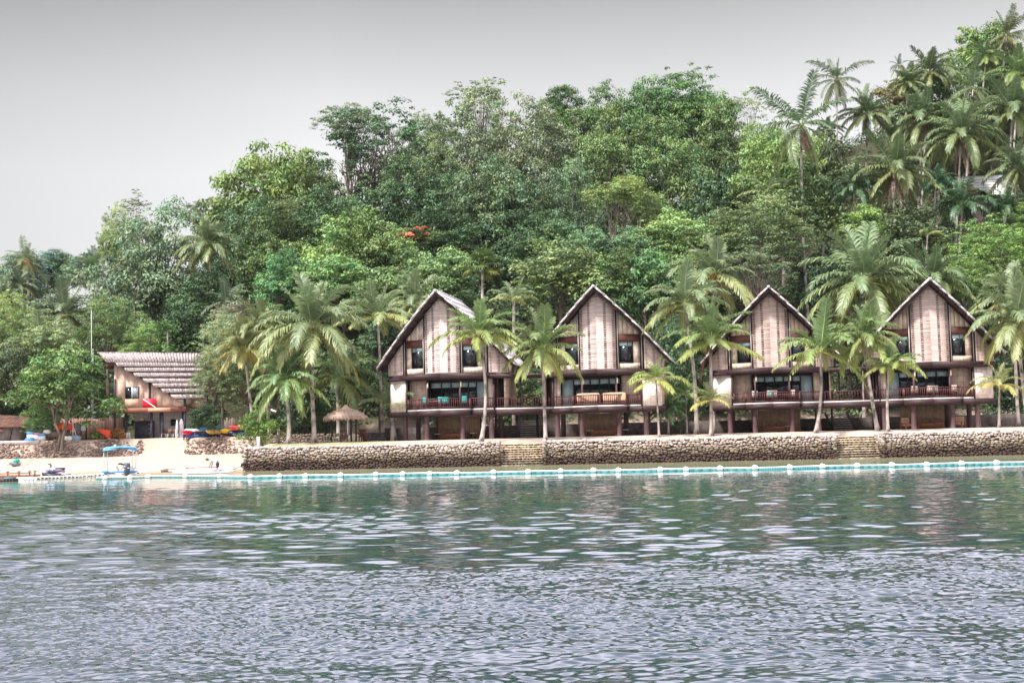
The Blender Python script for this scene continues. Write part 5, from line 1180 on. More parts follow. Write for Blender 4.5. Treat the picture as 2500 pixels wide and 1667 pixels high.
# boards leaning by the hut
for i, (zx, c, h, lab) in enumerate(((1606, (.75, .78, .8), 1.9, 'tall white board standing upright at the corner of the hut'), (1640, (.42, .42, .48), 2.0, 'grey board leaning behind the white board at the hut'))):
    t = thing('surfboard', lab, 'board', at_hut(zx, 1085, -.9 + .25 * i)); b = MB(); rings = []
    for s in np.linspace(0, 1, 9): wd = max(.02, .26 * (1 - (2 * s - 1) ** 6) * (1 - .25 * s)) * (.5 + i * .5); rings.append([(wd * math.cos(a), .05 * math.sin(a) + .15 * s, h * s) for a in np.linspace(0, 6.283, 11)[:-1]])
    b.loft(rings); b.build('board', col_mat('board_paint', c), t, smooth=True); b = MB(); b.box(-.01, .01, -.06, -.02, .2, h * .85); b.build('stringer', MT['redflag'] if i else MT['black'], t)
# stacked kayaks
def kayak(x, y, z, yaw, c, label, L=3.0, w=.42, cat='kayak', pitch=0):
    t = thing('kayak', label, cat, (x, y, z), yaw, 'kayaks stored on the rocks'); b = MB(); rings = []
    for s in np.linspace(-1, 1, 15):
        k = max(.03, (1 - abs(s) ** 2.6)); rings.append([(s * L / 2, w * k * math.cos(a), (.23 if math.sin(a) > 0 else .24) * k ** .6 * math.sin(a) + .14 * s * s + s * pitch) for a in np.linspace(0, 6.283, 13)[:-1]])
    b.loft(rings); b.build('hull', col_mat('kayak_paint', c, .35), t, smooth=True)
    b = MB(); b.lathe([(.0, 0), (.2, 0), (.24, .03), (.2, .05)], 12, (0, 0, .16)); o = b.build('cockpit', MT['black'], t, smooth=True); o.scale = (1.6, .8, 1)
ks = [(461, 1064, .3, (.78, .05, .09), 'red kayak at the left end of the stack'), (484, 1060, -.25, (.78, .78, .78), 'white kayak behind the red one'), (513, 1054, .3, (.10, .28, .62), 'blue kayak lying on top of the white one'), (522, 1062, .15, (.85, .58, .18), 'orange-yellow kayak right of the blue one'),
      (541, 1063, -.1, (.88, .62, .30), 'peach kayak in the middle of the stack'), (556, 1061, .2, (.85, .66, .05), 'bright yellow kayak right of the peach one'), (579, 1053, .12, (.78, .08, .1), 'red kayak near the right end of the stack'), (600, 1050, .15, (.86, .60, .25), 'pale orange kayak topmost at the right end'),
      (573, 1066, 0, (.08, .04, .10), 'dark purple kayak underneath at the right'), (592, 1066, 0, (.03, .05, .14), 'navy kayak underneath at the right end'), (480, 1072, -.08, (.05, .13, .42), 'dark blue kayak lowest in the stack')]
for i, (x, y, yaw, c, lab) in enumerate(ks):
    Y = 114.9 + .28 * ((i * 2) % 3) - (.3 if i == 10 else 0); q = P(x, y, Y); kayak(q[0], q[1], q[2] + .3, yaw + (1.1 if i in (0, 3, 4, 5, 6, 7) else .2), c, lab, 2.7)
t = thing('kayak_rack', 'low timber rack holding the stacked kayaks', 'rack', G(520, 115.2))
b = MB()
for x in np.linspace(-2.6, 3.2, 5): b.box(x - .05, x + .05, -.5, -.4, -.2, .55); b.box(x - .05, x + .05, .4, .5, -.2, .55)
b.bar((-2.7, -.45, .5), (3.3, -.45, .55), .08, .08); b.bar((-2.7, .45, .5), (3.3, .45, .55), .08, .08); b.build('frame', MT['wood'], t)
# lamp posts
def lamp_post(px, Y, h, label, base=True):
    t = thing('lamp_post', label, 'lamp post', G(px, Y), 0, 'slim garden lamp posts')
    if base: b = MB(); b.tube([(0, 0, -.2), (0, 0, .85)], .13, 10); b.build('base', MT['paintwhite'], t, smooth=True)
    b = MB(); b.tube([(0, 0, .1), (0, 0, h)], .035, 6); b.build('pole', MT['black'], t)
    b = MB(); b.box(-.05, .38, -.09, .09, h - .02, h + .1); o = b.build('lamp_head', MT['plastic'], t); o.rotation_euler = (0, .35, 0); o.location = (-.55, 0, .05) if False else (0, 0, 0)
    return t
lamp_post(631, 98.3, 3.1, 'slim dark lamp post with a white head at the end of the sea wall'); lamp_post(211, 115.2, 2.0, 'short dark lamp post in front of the bamboo fence', False)
# bamboo fence
t = thing('bamboo_fence', 'upright bamboo pole fence between the spreading tree and the hut', 'fence', G(132, 119.5)); b = MB(); x = 0; r_ = np.random.default_rng(8)
while x < 6.7:
    w_ = r_.uniform(.06, .1); b.tube([(x, r_.uniform(-.02, .02), -.3), (x, 0, r_.uniform(2.0, 2.2))], w_ / 2, 6, col=np.array([.36, .20, .155]) * r_.uniform(.6, 1.25)); x += w_
b.build('poles', MT['vc'], t, cols=True); b = MB(); b.box(0, 6.7, .06, .1, .5, .56); b.box(0, 6.7, .06, .1, 1.6, 1.66); b.build('rail', MT['wood'], t)
t = thing('bamboo_fence', 'bamboo fence seen through the bushes behind the kayaks', 'fence', G(545, 120)); b = MB(); x = 0
while x < 3.4: w_ = r_.uniform(.06, .1); b.tube([(x, 0, -.3), (x, 0, r_.uniform(1.6, 2.0))], w_ / 2, 6, col=np.array([.25, .18, .15]) * r_.uniform(.6, 1.2)); x += w_
b.build('poles', MT['vc'], t, cols=True)
# old shack
MT['rusty'] = mat('rusty_sheet', (0.30, 0.17, 0.13), .9, (.16, .08, .06), (3, .6, 3), 5, bump=.02); MT['weathered'] = mat('weathered_wall', (.30, .25, .24), .9, (.18, .145, .14), (2, 2, .7), 5)
g_ = G(0, 115.5); t = thing('old_shack', 'weathered shack with a rusty brown roof at the left edge', 'hut', g_)
b = MB(); b.box(-3, 1.75, 0, 3, -.2, 1.45); b.build('wall', MT['weathered'], t)
b = MB(); b.hexa([(-3.4, -.5, 1.45), (2.3, -.4, 1.32), (1.6, 3.2, 2.3), (-3.4, 3.2, 2.7), (-3.4, -.5, 1.52), (2.3, -.4, 1.39), (1.6, 3.2, 2.37), (-3.4, 3.2, 2.77)])
for k in range(24): f = k / 24; b.bar((-3.4 + 5.7 * f, -.53, 1.535 - .13 * f), (-3.4 + 5 * f, 3.2, 2.79 - .4 * f), .09, .05)
b.build('roof', MT['rusty'], t); b = MB(); b.box(1.0, 1.04, -.03, -.001, .1, 1.3); b.bar((.9, -.05, .05), (1.2, -.05, 1.3), .04, .04); b.build('door_edge', MT['wood'], t)
b = MB(); b.hexa([(-3, -.9, .95), (.6, -.7, .9), (.2, -.1, 1.25), (-3, -.1, 1.35), (-3, -.9, 1.05), (.6, -.7, 1.0), (.2, -.1, 1.35), (-3, -.1, 1.45)]); b.build('porch_roof', MT['rusty'], t)
b = MB(); b.box(-4, 4.2, -1.6, -.9, -.3, .08); o = b.build('concrete_kerb', MT['slab'], t)
# life jackets on a rack, crates, buoys, tarps
def jackets(px, Y, z, cols, label, w=.9):
    q = G(px, Y); t = thing('life_jacket_rack', label, 'rack', q, 0, 'racks of life jackets'); b = MB(); b.tube([(-w, 0, 0), (-w, 0, z)], .03, 6); b.tube([(w, 0, 0), (w, 0, z)], .03, 6); b.tube([(-w, 0, z), (w, 0, z)], .03, 6); b.build('frame', MT['wood'], t)
    for i, c in enumerate(cols):
        x = -w + (i + .5) * 2 * w / len(cols); b = MB(); cb(b, x, 0, z - .28, w / len(cols) * .95, .12, .3); b.build('life_jacket', col_mat('jacket_fabric', c, .8), t, smooth=True)
jackets(158, 115.8, 1.55, [(.8, .06, .05), (.85, .25, .05), (.75, .08, .08)], 'rack hung with red and orange life jackets, left of the tree fork')
jackets(184, 115.9, 1.55, [(.85, .22, .04), (.85, .3, .05)], 'orange life jackets hanging right of the tree fork', .55)
jackets(198, 115.6, 1.45, [(.12, .16, .3), (.6, .62, .68)], 'blue and white jackets hanging beside the orange ones', .45)
t = thing('work_bench', 'grey plank work bench under the spreading tree', 'table', G(125, 115.6)); b = MB(); b.box(-1.4, 1.6, -.4, .3, .75, .82); b.box(-1.4, 1.6, -.42, -.4, .35, .8); b.build('tabletop', MT['weathered'], t)
for sx in (-1.3, 1.5): b = MB(); b.box(sx - .05, sx + .05, -.35, -.25, -.2, .75); b.build('leg', MT['wood'], t)
pl = [(82, .55, .55, (.75, .78, .82), (.06, .28, .68), 'white and blue cooler box at the foot of the shack'), (96, .5, .5, (.7, .6, .62), (.6, .25, .3), 'pinkish white crate next to the blue cooler'), (107, .45, .4, (.7, .72, .78), (.12, .35, .7), 'tilted blue and white carton right of the crates')]
for i, (px, w_, h_, c1, c2, lab) in enumerate(pl):
    t = thing('cooler_box', lab, 'box', G(px, 114.7), .2 * i - .2, 'boxes near the shack'); b = MB(); b.box(-w_, w_ * .3, -.25, .25, 0, h_ * 1.2); b.build('box', col_mat('box_plastic', c1), t)
    b = MB(); b.box(-w_ - .02, w_ * .3 + .02, -.27, .27, h_ * 1.2, h_ * 1.2 + .2); b.build('lid', col_mat('box_lid', c2), t)
t = thing('tarpaulin', 'heap of blue tarpaulin left of the cooler box', 'tarp', G(74, 114.6)); b = MB(); b.ball((0, 0, .12), (.55, .35, .25), 14, 8, noise=.15); b.build('cloth', col_mat('blue_tarp', (.04, .22, .6)), t, smooth=True)
t = thing('tarpaulin', 'pale blue tarpaulin heap at the foot of the spreading tree', 'tarp', G(183, 114.9)); b = MB(); b.ball((0, 0, .15), (.6, .3, .35), 14, 8, noise=.2); b.build('cloth', col_mat('pale_tarp', (.3, .45, .6)), t, smooth=True)
t = thing('sack', 'white sack lying on top of the boxes near the shack', 'bag', G(115, 114.9, .75)); b = MB(); b.ball((0, 0, .1), (.4, .25, .22), 12, 7, noise=.12); b.build('sack', MT['paintwhite'], t, smooth=True)
for i, px in enumerate((160, 170)): t = thing('mooring_buoy', ['left', 'right'][i] + ' one of two white round buoys on the rock bank', 'buoy', G(px, 114.35, .18), 0, 'round white buoys on the bank'); b = MB(); b.ball((0, 0, 0), .24, 14, 9); b.build('ball', MT['plastic'], t, smooth=True); b = MB(); b.tube([(0, 0, .22), (0, 0, .3)], .03, 6); b.build('eye', MT['black'], t)
t = thing('mooring_buoy', 'small white buoy on the bank beside the sandy ramp', 'buoy', G(281, 113.6, .15)); b = MB(); b.ball((0, 0, 0), .17, 12, 8); b.build('ball', MT['plastic'], t, smooth=True)
for i, (a, bb) in enumerate(((178, .0), (190, -.25))): t = thing('white_pole', ['upright white pole beside the forked tree trunk', 'slanting white pole beside the forked tree trunk'][i], 'pole', G(a, 114.8)); b = MB(); b.tube([(0, 0, -.1), (bb * 2.2, 0, 1.7)], .04, 7); b.build('pole', MT['paintwhite'], t)
t = thing('parasol', 'collapsed red-orange parasol in front of the bamboo fence', 'parasol', G(249, 115.2)); b = MB(); b.tube([(-.3, 0, 0), (-.3, 0, .9)], .03, 6); b.build('pole', MT['wood'], t)
b = MB(); rr = [];
for s in np.linspace(0, 1, 7): rr.append([(-.45 + s * 1.2 + .02 * math.cos(a), (.08 + .3 * s) * math.cos(a) * (1 + .25 * math.sin(5 * a)), .95 - s * .55 + (.08 + .33 * s) * math.sin(a) * (1 + .25 * math.cos(4 * a))) for a in np.linspace(0, 6.283, 19)[:-1]])
b.loft(rr); b.build('canopy', col_mat('red_canvas', (.85, .11, .05), .7), t)
def flowerbush(px, Y, R, c, fc, label, nfl=60):
    q = G(px, Y); t = thing('flowering_shrub', label, 'plant', q, 0, 'flowering shrubs by the hut'); r_ = np.random.default_rng(px); u = r_.normal(size=(900, 3)); u /= np.linalg.norm(u, axis=1)[:, None]; u[:, 2] = abs(u[:, 2])
    C = u * R * r_.uniform(.6, 1.1, (900, 1)) + (0, 0, R * .25); V, Q = leaf_quads(C, u + r_.normal(size=u.shape) * .3, .14, .08, 3); f = mesh_obj('leaves', V, Q, MT['leaf'], t, cols=np.repeat(r_.uniform(.6, 1.3, (900, 1)) * np.ones((1, 3)), 4, 0)); f.color = (*c, 1)
    u = u[:nfl * 5]; C = u * R * 1.1 + (0, 0, R * .3); V, Q = leaf_quads(C, u, .14, .12, 6); f = mesh_obj('blossom', V, Q, MT['leaf'], t, cols=np.ones((len(C) * 4, 3))); f.color = (*fc, 1)
flowerbush(233, 115.0, .62, (.08, .14, .04), (.3, .3, .05), 'round green shrub left of the collapsed parasol', 12)
flowerbush(286, 116.2, .75, (.10, .12, .05), (.5, .2, .05), 'reddish-leaved potted shrub at the hut corner', 40); flowerbush(294, 116.4, .45, (.3, .2, .05), (.85, .2, .03), 'orange blossom above the potted shrub at the hut', 60)
bpy.data.objects[-1] if False else None
# ---- the moored boat
q = PZ(293, 1160, 0.0); Yb = 87.5; bx = P(293, 1160, Yb)[0]; t = thing('tour_boat', 'white motor boat with blue stripe and blue canopy, moored off the beach', 'boat', (bx, Yb, 0), .31); t.scale = (.87, .87, .92)
b = MB(); rings = []; W_ = 1.28
for s in np.linspace(0, 1, 11):
    wd = W_ * (1 - max(0, s - .45) ** 2 * 2.6); zk = -.25 + .3 * s * s; sh = .55 + .3 * s ** 2; y = s * 4.6
    rings.append([(-wd * 1.05, y, sh), (-wd * .93, y, .12), (-wd * .5, y, zk), (0, y, zk - .05), (wd * .5, y, zk), (wd * .93, y, .12), (wd * 1.05, y, sh), (wd * .9, y, sh), (wd * .85, y, .25), (-wd * .85, y, .25), (-wd * .9, y, sh)])
b.loft(rings); b.build('hull', MT['plastic'], t)
b = MB()
for s0, s1 in zip(np.linspace(0, .9, 8), np.linspace(.1, 1, 8)):
    for sg in (-1, 1):
        w0 = W_ * (1 - max(0, s0 - .45) ** 2 * 2.6) * 1.07; w1 = W_ * (1 - max(0, s1 - .45) ** 2 * 2.6) * 1.07; h0 = .55 + .3 * s0 ** 2; h1 = .55 + .3 * s1 ** 2
        b.add([(sg * w0, s0 * 4.6, h0 - .16), (sg * w1, s1 * 4.6, h1 - .16), (sg * w1, s1 * 4.6, h1 - .08), (sg * w0, s0 * 4.6, h0 - .08)], [[0, 1, 2, 3]])
b.box(-W_ * 1.06, W_ * 1.06, -.03, -.005, .34, .47); b.hexa([(-1.42, -.1, .50), (-1.15, -.1, .18), (-1.15, .2, .18), (-1.42, .2, .5), (-1.38, -.1, .55), (-.9, -.1, .48), (-.9, .2, .48), (-1.38, .2, .55)]); b.build('stripe', col_mat('blue_stripe', (.12, .35, .75)), t)
b = MB(); cr = []
for s in np.linspace(0, 1, 6): cr.append([(x, .3 + s * 3.2, 2.28 + .1 * (1 - (x / 1.35) ** 2) - (.22 if abs(x) > 1.3 else 0) - .05 * abs(s - .5) + dz) for x, dz in [(-1.38, 0), (-1.25, .0), (-.6, .02), (.6, .02), (1.25, 0), (1.38, 0), (1.36, -.04), (1.2, -.04), (0, -.04), (-1.2, -.04), (-1.36, -.04)]])
b.loft(cr); b.build('canopy', col_mat('blue_canvas', (.14, .38, .66), .8), t)
for sx in (-1.25, -.98, .98, 1.25):
    for y in (.5, 3.2): b = MB(); b.tube([(sx, y, .5), (sx * 1.03, y, 2.22)], .022, 6); b.build('canopy_pole', MT['slab'], t)
b = MB(); cbm = [];
b.loft([[(.52 + a_ * math.cos(a), -.35 + c_ * math.sin(a), z) for a in np.linspace(0, 6.283, 13)[:-1]] for a_, c_, z in ((.1, .1, -.35), (.16, .18, .05), (.2, .24, .25), (.25, .3, .45), (.28, .33, .75), (.27, .3, 1.0), (.2, .22, 1.08))]); eng = b.build('outboard_motor', mat('grey_engine', (.07, .08, .12), .35), t, smooth=True)
b = MB(); b.box(.3, .44, -.66, -.64, .78, .84); b.box(.58, .72, -.66, -.64, .66, .72); b.box(.3, .42, -.66, -.64, .56, .6); b.build('decal', MT['plastic'], eng)
b = MB(); b.tube([(.3, -.2, .95), (.05, -.1, 1.02), (-.15, -.05, 1.0)], [.06, .08, .05], 8); b.build('tiller', MT['black'], eng, smooth=True)
# ---- jet ski
q = P(137, 1155, 91.5); t = thing('jet_ski', 'dark purple and white jet ski at the water edge', 'jet ski', (q[0], 91.5, 0), .12)
b = MB(); b.loft([[(x, w_ * math.cos(a), z0 + h_ * math.sin(a)) for a in np.linspace(0, 6.283, 13)[:-1]] for x, w_, z0, h_ in ((-1.0, .12, .3, .1), (-.85, .35, .22, .18), (-.3, .5, .14, .2), (.6, .52, .1, .16), (1.0, .45, .1, .1))]); b.build('hull', mat('jet_black', (.03, .03, .05), .3), t, smooth=True)
b = MB(); b.loft([[(x, w_ * math.cos(a), z0 + h_ * math.sin(a)) for a in np.linspace(0, 6.283, 13)[:-1]] for x, w_, z0, h_ in ((-.9, .15, .34, .1), (-.7, .3, .46, .24), (-.45, .32, .6, .3), (-.2, .24, .52, .22), (.1, .2, .5, .16), (.35, .22, .52, .14), (.6, .18, .42, .1))]); b.build('cowl', mat('jet_violet', (.20, .17, .30), .3, (.6, .6, .66), (3, 3, 3), 2, lo=.5, hi=.53), t, smooth=True)
b = MB(); cb(b, .28, 0, .62, .35, .16, .08); b.build('seat', MT['black'], t, smooth=True); b = MB(); b.tube([(-.42, 0, .7), (-.36, 0, .9)], .06, 8); b.tube([(-.5, -.34, 1.0), (-.36, 0, .92), (-.5, .34, 1.0)], .035, 6); b.build('handlebar', MT['black'], t)
b = MB(); b.box(.45, 1.0, -.4, .4, .19, .25); b.build('deck', MT['slab'], t)
# ---- outrigger boat with person
q = P(505, 1144, 93.0); t = thing('outrigger_canoe', 'white outrigger canoe with upturned bow drawn up on the sand', 'boat', (q[0], 93.2, .02), .05)
b = MB(); rings = []
for s in np.linspace(-1, 1, 15):
    k = max(.04, 1 - abs(s) ** 3); up_ = .5 * max(0, s - .55) * 2 + .12 * max(0, -s - .6); rings.append([(s * 2.9, .32 * k * math.cos(a), .2 + up_ + .22 * max(k, .25) * math.sin(a)) for a in np.linspace(0, 6.283, 13)[:-1]])
b.loft(rings); b.build('hull', MT['plastic'], t, smooth=True)
b = MB(); b.box(-1.6, .8, -.18, .18, .39, .44); b.build('red_deck', MT['redflag'], t); b = MB(); b.loft([[(x, .12 * math.cos(a), z + .14 * math.sin(a)) for a in np.linspace(0, 6.283, 9)[:-1]] for x, z in ((2.5, .5), (2.75, .66), (2.98, .6))]); b.build('bow_cap', MT['black'], t, smooth=True)
for x in (-1.2, 1.0): b = MB(); b.tube([(x, .2, .42), (x, -.9, .36), (x, -1.35, .1)], .035, 6); b.build('outrigger_boom', MT['paintwhite'], t)
b = MB(); b.tube([(-2.3, -1.4, .08), (-1, -1.4, .06), (1.6, -1.4, .06), (2.2, -1.4, .16)], .06, 8); b.build('outrigger_float', MT['plastic'], t, smooth=True)
# person bending over the canoe
pp = P(524, 1146, 92.55); per = thing('person', 'person in a white shirt and dark shorts bending over the white canoe', 'person', (pp[0], 92.5, float(H(pp[0], 92.5)) + .02), 0)
def skin(name, verts, edges, radii, mt, parent, sub=2, root=0):
    me = bpy.data.meshes.new(name); me.from_pydata(verts, edges, []); o = bpy.data.objects.new(name, me); COL.objects.link(o); o.parent = parent
    m = o.modifiers.new('skin', 'SKIN'); m.use_smooth_shade = True
    for i, r in enumerate(radii): v = me.skin_vertices[0].data[i]; v.radius = (r, r) if not isinstance(r, tuple) else r; v.use_root = (i == root)
    s = o.modifiers.new('sub', 'SUBSURF'); s.levels = sub; s.render_levels = sub; me.materials.append(mt); return o
SK = mat('skin', (.22, .11, .07), .6)
# hips at .85, trunk leaning to the left (towards -x), arms reaching down
vs_ = [(.22, 0, .88), (.05, 0, 1.0), (-.16, 0, 1.08), (-.30, 0, 1.10), (-.40, -.01, 1.10), (-.50, -.02, 1.12), (-.60, -.02, 1.08),
       (.24, -.1, .84), (.26, -.13, .46), (.30, -.14, .06), (.18, -.15, .02), (.24, .1, .84), (.20, .13, .46), (.26, .14, .06), (.14, .15, .02),
       (-.27, -.19, 1.05), (-.26, -.23, .80), (-.30, -.2, .58), (-.32, -.19, .50), (-.27, .19, 1.05), (-.22, .23, .80), (-.26, .2, .58), (-.28, .19, .50)]
ed = [(0, 1), (1, 2), (2, 3), (3, 4), (4, 5), (5, 6), (0, 7), (7, 8), (8, 9), (9, 10), (0, 11), (11, 12), (12, 13), (13, 14), (3, 15), (15, 16), (16, 17), (17, 18), (3, 19), (19, 20), (20, 21), (21, 22)]
rd = [.14, .13, .15, .13, .06, .095, .085, .09, .06, .04, .035, .09, .06, .04, .035, .055, .042, .033, .03, .055, .042, .033, .03]
skin('body', vs_, ed, rd, SK, per)
for k_, (hx, hy, hz) in enumerate(((-.32, -.19, .50), (-.28, .19, .50))):
    b = MB()
    for j in range(4): L_ = (.075, .085, .08, .062)[j]; y = hy - .03 + .02 * j; b.tube([(hx, y, hz), (hx - .012, y, hz - L_ * .6), (hx + .006, y, hz - L_)], [.010, .009, .006], 6)
    b.tube([(hx, hy - .035, hz + .02), (hx - .03, hy - .05, hz - .02), (hx - .035, hy - .045, hz - .045)], [.012, .011, .008], 6); b.build('fingers', SK, per, smooth=True)
skin('shirt', [(.16, 0, .93), (.05, 0, 1.0), (-.14, 0, 1.08), (-.30, 0, 1.09), (-.27, -.2, 1.04), (-.265, -.235, .86), (-.27, .2, 1.04), (-.225, .235, .86)], [(0, 1), (1, 2), (2, 3), (3, 4), (4, 5), (3, 6), (6, 7)], [.165, .16, .175, .15, .075, .07, .075, .07], MT['paintwhite'], per, 2, 1)
skin('shorts', [(.18, 0, .92), (.24, 0, .84), (.245, -.11, .76), (.255, -.13, .52), (.24, .11, .76), (.21, .13, .52)], [(0, 1), (1, 2), (2, 3), (1, 4), (4, 5)], [.16, .15, .11, .095, .11, .095], mat('dark_shorts', (.02, .022, .04), .8), per, 2, 1)
b = MB(); b.ball((-.55, -.02, 1.15), (.115, .09, .085), 12, 8); b.build('hair', MT['black'], per, smooth=True); b = MB(); b.ball((-.66, -.02, 1.055), (.02, .018, .02), 8, 5); b.ball((-.635, -.05, 1.085), (.01, .012, .01), 6, 4); b.ball((-.635, .01, 1.085), (.01, .012, .01), 6, 4); b.build('face', SK, per, smooth=True)
# ---- small canoe, log, oars, rusty pontoon
g_ = G(38, 104.5, .15); t = thing('small_canoe', 'little grey-blue canoe with a green bundle, lying on the sand at far left', 'boat', g_, 1.45); t.scale = (.8, .8, .9); b = MB(); rings = []
for s in np.linspace(-1, 1, 11): k = max(.04, 1 - abs(s) ** 2.6); rings.append([(s * 1.3, .3 * k * math.cos(a), .2 * k * math.sin(a) + .18 * s * s) for a in np.linspace(0, 6.283, 11)[:-1]])
b.loft(rings); b.build('hull', col_mat('canoe_grey', (.26, .33, .38)), t, smooth=True); b = MB(); b.tube([(-.1, -.9, .1), (0, .9, .3)], .03, 6); b.build('outrigger_boom', MT['cushion'], t)
t = thing('green_bundle', 'green net bundle heaped in the little canoe', 'bundle', tuple(np.array(g_) + (.1, 0, .28))); b = MB(); b.ball((0, 0, 0), (.26, .22, .2), 12, 7, noise=.15); b.build('net', col_mat('green_net', (.03, .35, .25), .8), t, smooth=True)
for i, (a_, b_, lab) in enumerate(((18, 40, 'pale oar lying on the sand left of the little canoe'), (62, 80, 'thin stick on the sand right of the little canoe'))):
    q0 = G(a_, 105.2, .05); q1 = G(b_, 107.5, .3); t = thing('oar', lab, 'oar', q0); b = MB(); d_ = q1 - q0; b.tube([(0, 0, 0), d_], .035, 6); b.ball(d_, (.12, .12, .03), 8, 5); b.build('shaft', MT['cushion'], t)
q = P(417, 1143, 95.5); t = thing('driftwood', 'dark log on the sand left of the white canoe', 'log', (q[0], 95.5, float(H(q[0], 95.5)) + .1)); b = MB(); b.tube([(-.75, 0, 0), (-.4, .03, .03), (.2, 0, .05), (.8, .05, .02)], [.1, .14, .13, .09], 9); b.build('log', MT['bark'], t, smooth=True)
q = PZ(35, 1166, 0); t = thing('rusty_pontoon', 'rusty brown metal pontoon with bollards at the far left', 'pontoon', (q[0], q[1] + 1, 0)); b = MB(); b.box(-4, 1.25, -.5, .8, -.1, .16)
MT['rust'] = mat('rust', (.26, .09, .05), .85, (.11, .05, .035), (4, 4, 4), 5); b.build('deck', MT['rust'], t)
b = MB(); b.bar((-4, -.45, .3), (1.1, -.45, .34), .06, .06); b.build('rail', MT['rust'], t)
for x in (-1.6, -.9, -.05, .75, 1.15): b = MB(); b.tube([(x, 0, .16), (x, 0, .42)], .05, 7); b.bar((x - .12, 0, .42), (x + .12, 0, .46), .09, .07); b.build('bollard', MT['rust'], t)
q = PZ(18, 1175, 0); t = thing('black_float', 'black plastic float box in front of the rusty pontoon', 'float', (q[0], q[1], 0)); b = MB(); b.box(-1.2, .62, -.3, .3, -.08, .2); b.build('box', MT['black'], t); b = MB(); b.box(-.2, .45, -.15, .2, .2, .26); b.build('tarp', col_mat('teal_tarp', (.1, .35, .45)), t)
b = MB()
for k in range(9): b.box(-1.15 + k * .2, -1.1 + k * .2, -.325, -.302, -.05, .18)
b.build('rib', MT['hutpost'], t)
# ---- floating boom
bp_ = [(395, 1162.5), (620, 1164), (1250, 1153), (1842, 1143), (2007, 1139.5), (2500, 1129), (2700, 1124.5), (3100, 1115.5)]
pts = [PZ(235, 1167.5, 0.08)] + [PZ(x, y, 0.08) for x, y in bp_]
bm = thing('floating_boom', 'long white pipe boom with a teal skirt floating in front of the shore', 'boom', (0, 80, 0)); pth = []
for a_, b_ in zip(pts[:-1], pts[1:]):
    for f in np.linspace(0, 1, 30)[:-1]: q = a_ * (1 - f) + b_ * f; pth.append((q[0], q[1] - 80, .27 + .015 * math.sin(q[0] * .8)))
pth = np.array(pth); b = MB(); b.tube(pth - (0, 0, .14), .036, 8); b.build('pipe', MT['plastic'], bm, smooth=True)
b = MB(); MT['skirt'] = col_mat('teal_skirt', (.08, .23, .24), .6)
for a_, b_ in zip(pth[:-1], pth[1:]): b.hexa([a_ - (0, .02, .33), b_ - (0, .02, .33), b_ - (0, -.02, .33), a_ - (0, -.02, .33), a_ - (0, .02, .18), b_ - (0, .02, .18), b_ - (0, -.02, .18), a_ - (0, -.02, .18)])
b.build('skirt', MT['skirt'], bm)
fx = [257, 320, 363, 453, 541, 615, 675, 752, 837, 913, 987, 1055, 1125, 1206, 1281, 1366, 1444, 1507, 1602, 1681, 1760, 1842, 1925, 2007, 2087, 2170, 2253, 2346, 2425]
X_ = pth[:, 0]; f0 = None
for x in fx:
    px = x; best = min(range(len(pth)), key=lambda i: abs((1250 + F_PX * np.dot(np.array([pth[i][0], pth[i][1] + 80, .2]) - CAM, RT) / np.dot(np.array([pth[i][0], pth[i][1] + 80, .2]) - CAM, FW)) - px)); q = pth[best]
    loc = (q[0], q[1] + 80 - .1, .1 + rnd.uniform(-.02, .02))
    if f0 is None:
        f0 = thing('float', 'white barrel float clipped to the long white boom', 'float', loc, 0, 'white floats on the long boom'); b = MB(); b.lathe([(0, -.16), (.09, -.16), (.13, -.12), (.14, 0), (.13, .12), (.09, .16), (0, .16)], 12); o = b.build('barrel', MT['plastic'], f0, smooth=True); o.rotation_euler = (0, math.pi / 2, 0)
        b = MB(); b.box(-.05, .05, .05, .22, -.02, .17); b.build('clip', MT['slab'], f0)
    else: c_ = copy_tree(f0); c_.location = loc
f1 = None
for i in range(44):
    f = i / 43; x = 48 + (452 - 48) * f; y = 1171.5 - 22 * f ** 1.3; q = PZ(x, y, 0)
    if f1 is None:
        f1 = thing('small_float', 'small white block float in the dotted line leading to the beach', 'float', (q[0], q[1], .09), 0, 'small white floats leading to the beach'); b = MB(); cb(b, 0, 0, 0, .18, .14, .12); b.build('block', MT['plastic'], f1, smooth=True); b = MB(); b.box(.2, .34, -.03, .03, -.03, .05); b.build('link', MT['black'], f1)
    else: c_ = copy_tree(f1); c_.location = (q[0], q[1], .09 + rnd.uniform(-.02, .02)); c_.rotation_euler.z = rnd.uniform(-.2, .2)
# ---- thatched shelter with chairs
MT['thatch'] = mat('thatch', (.50, .37, .30), .95, (.33, .23, .18), (9, 9, 2), 5, bump=.03, vc=True)
g_ = G(845, 103.5); t = thing('thatched_shelter', 'round thatched parasol shelter with a pinkish beige shaggy roof', 'shelter', g_)
b = MB(); b.lathe([(0, 3.15), (.12, 3.1), (.3, 2.9), (1.0, 2.62), (1.5, 2.38), (1.78, 2.1), (1.8, 1.88), (1.7, 1.9), (0, 2.5)], 30)
r_ = np.random.default_rng(2)
for k in range(260):
    a = r_.uniform(0, 6.283); R0_ = r_.choice([1.0, 1.45, 1.75]); z0 = {1.0: 2.66, 1.45: 2.45, 1.75: 2.2}[R0_]; c_ = r_.uniform(.75, 1.25)
    b.tube([(R0_ * math.cos(a), R0_ * math.sin(a), z0), ((R0_ + .1) * math.cos(a), (R0_ + .1) * math.sin(a), z0 - .2), ((R0_ + .1) * math.cos(a + .02), (R0_ + .1) * math.sin(a + .02), z0 - .42 + r_.uniform(-.05, .05))], [.04, .05, .01], 5, col=(c_, c_, c_))
b.build('roof', MT['thatch'], t, smooth=True, cols=True)
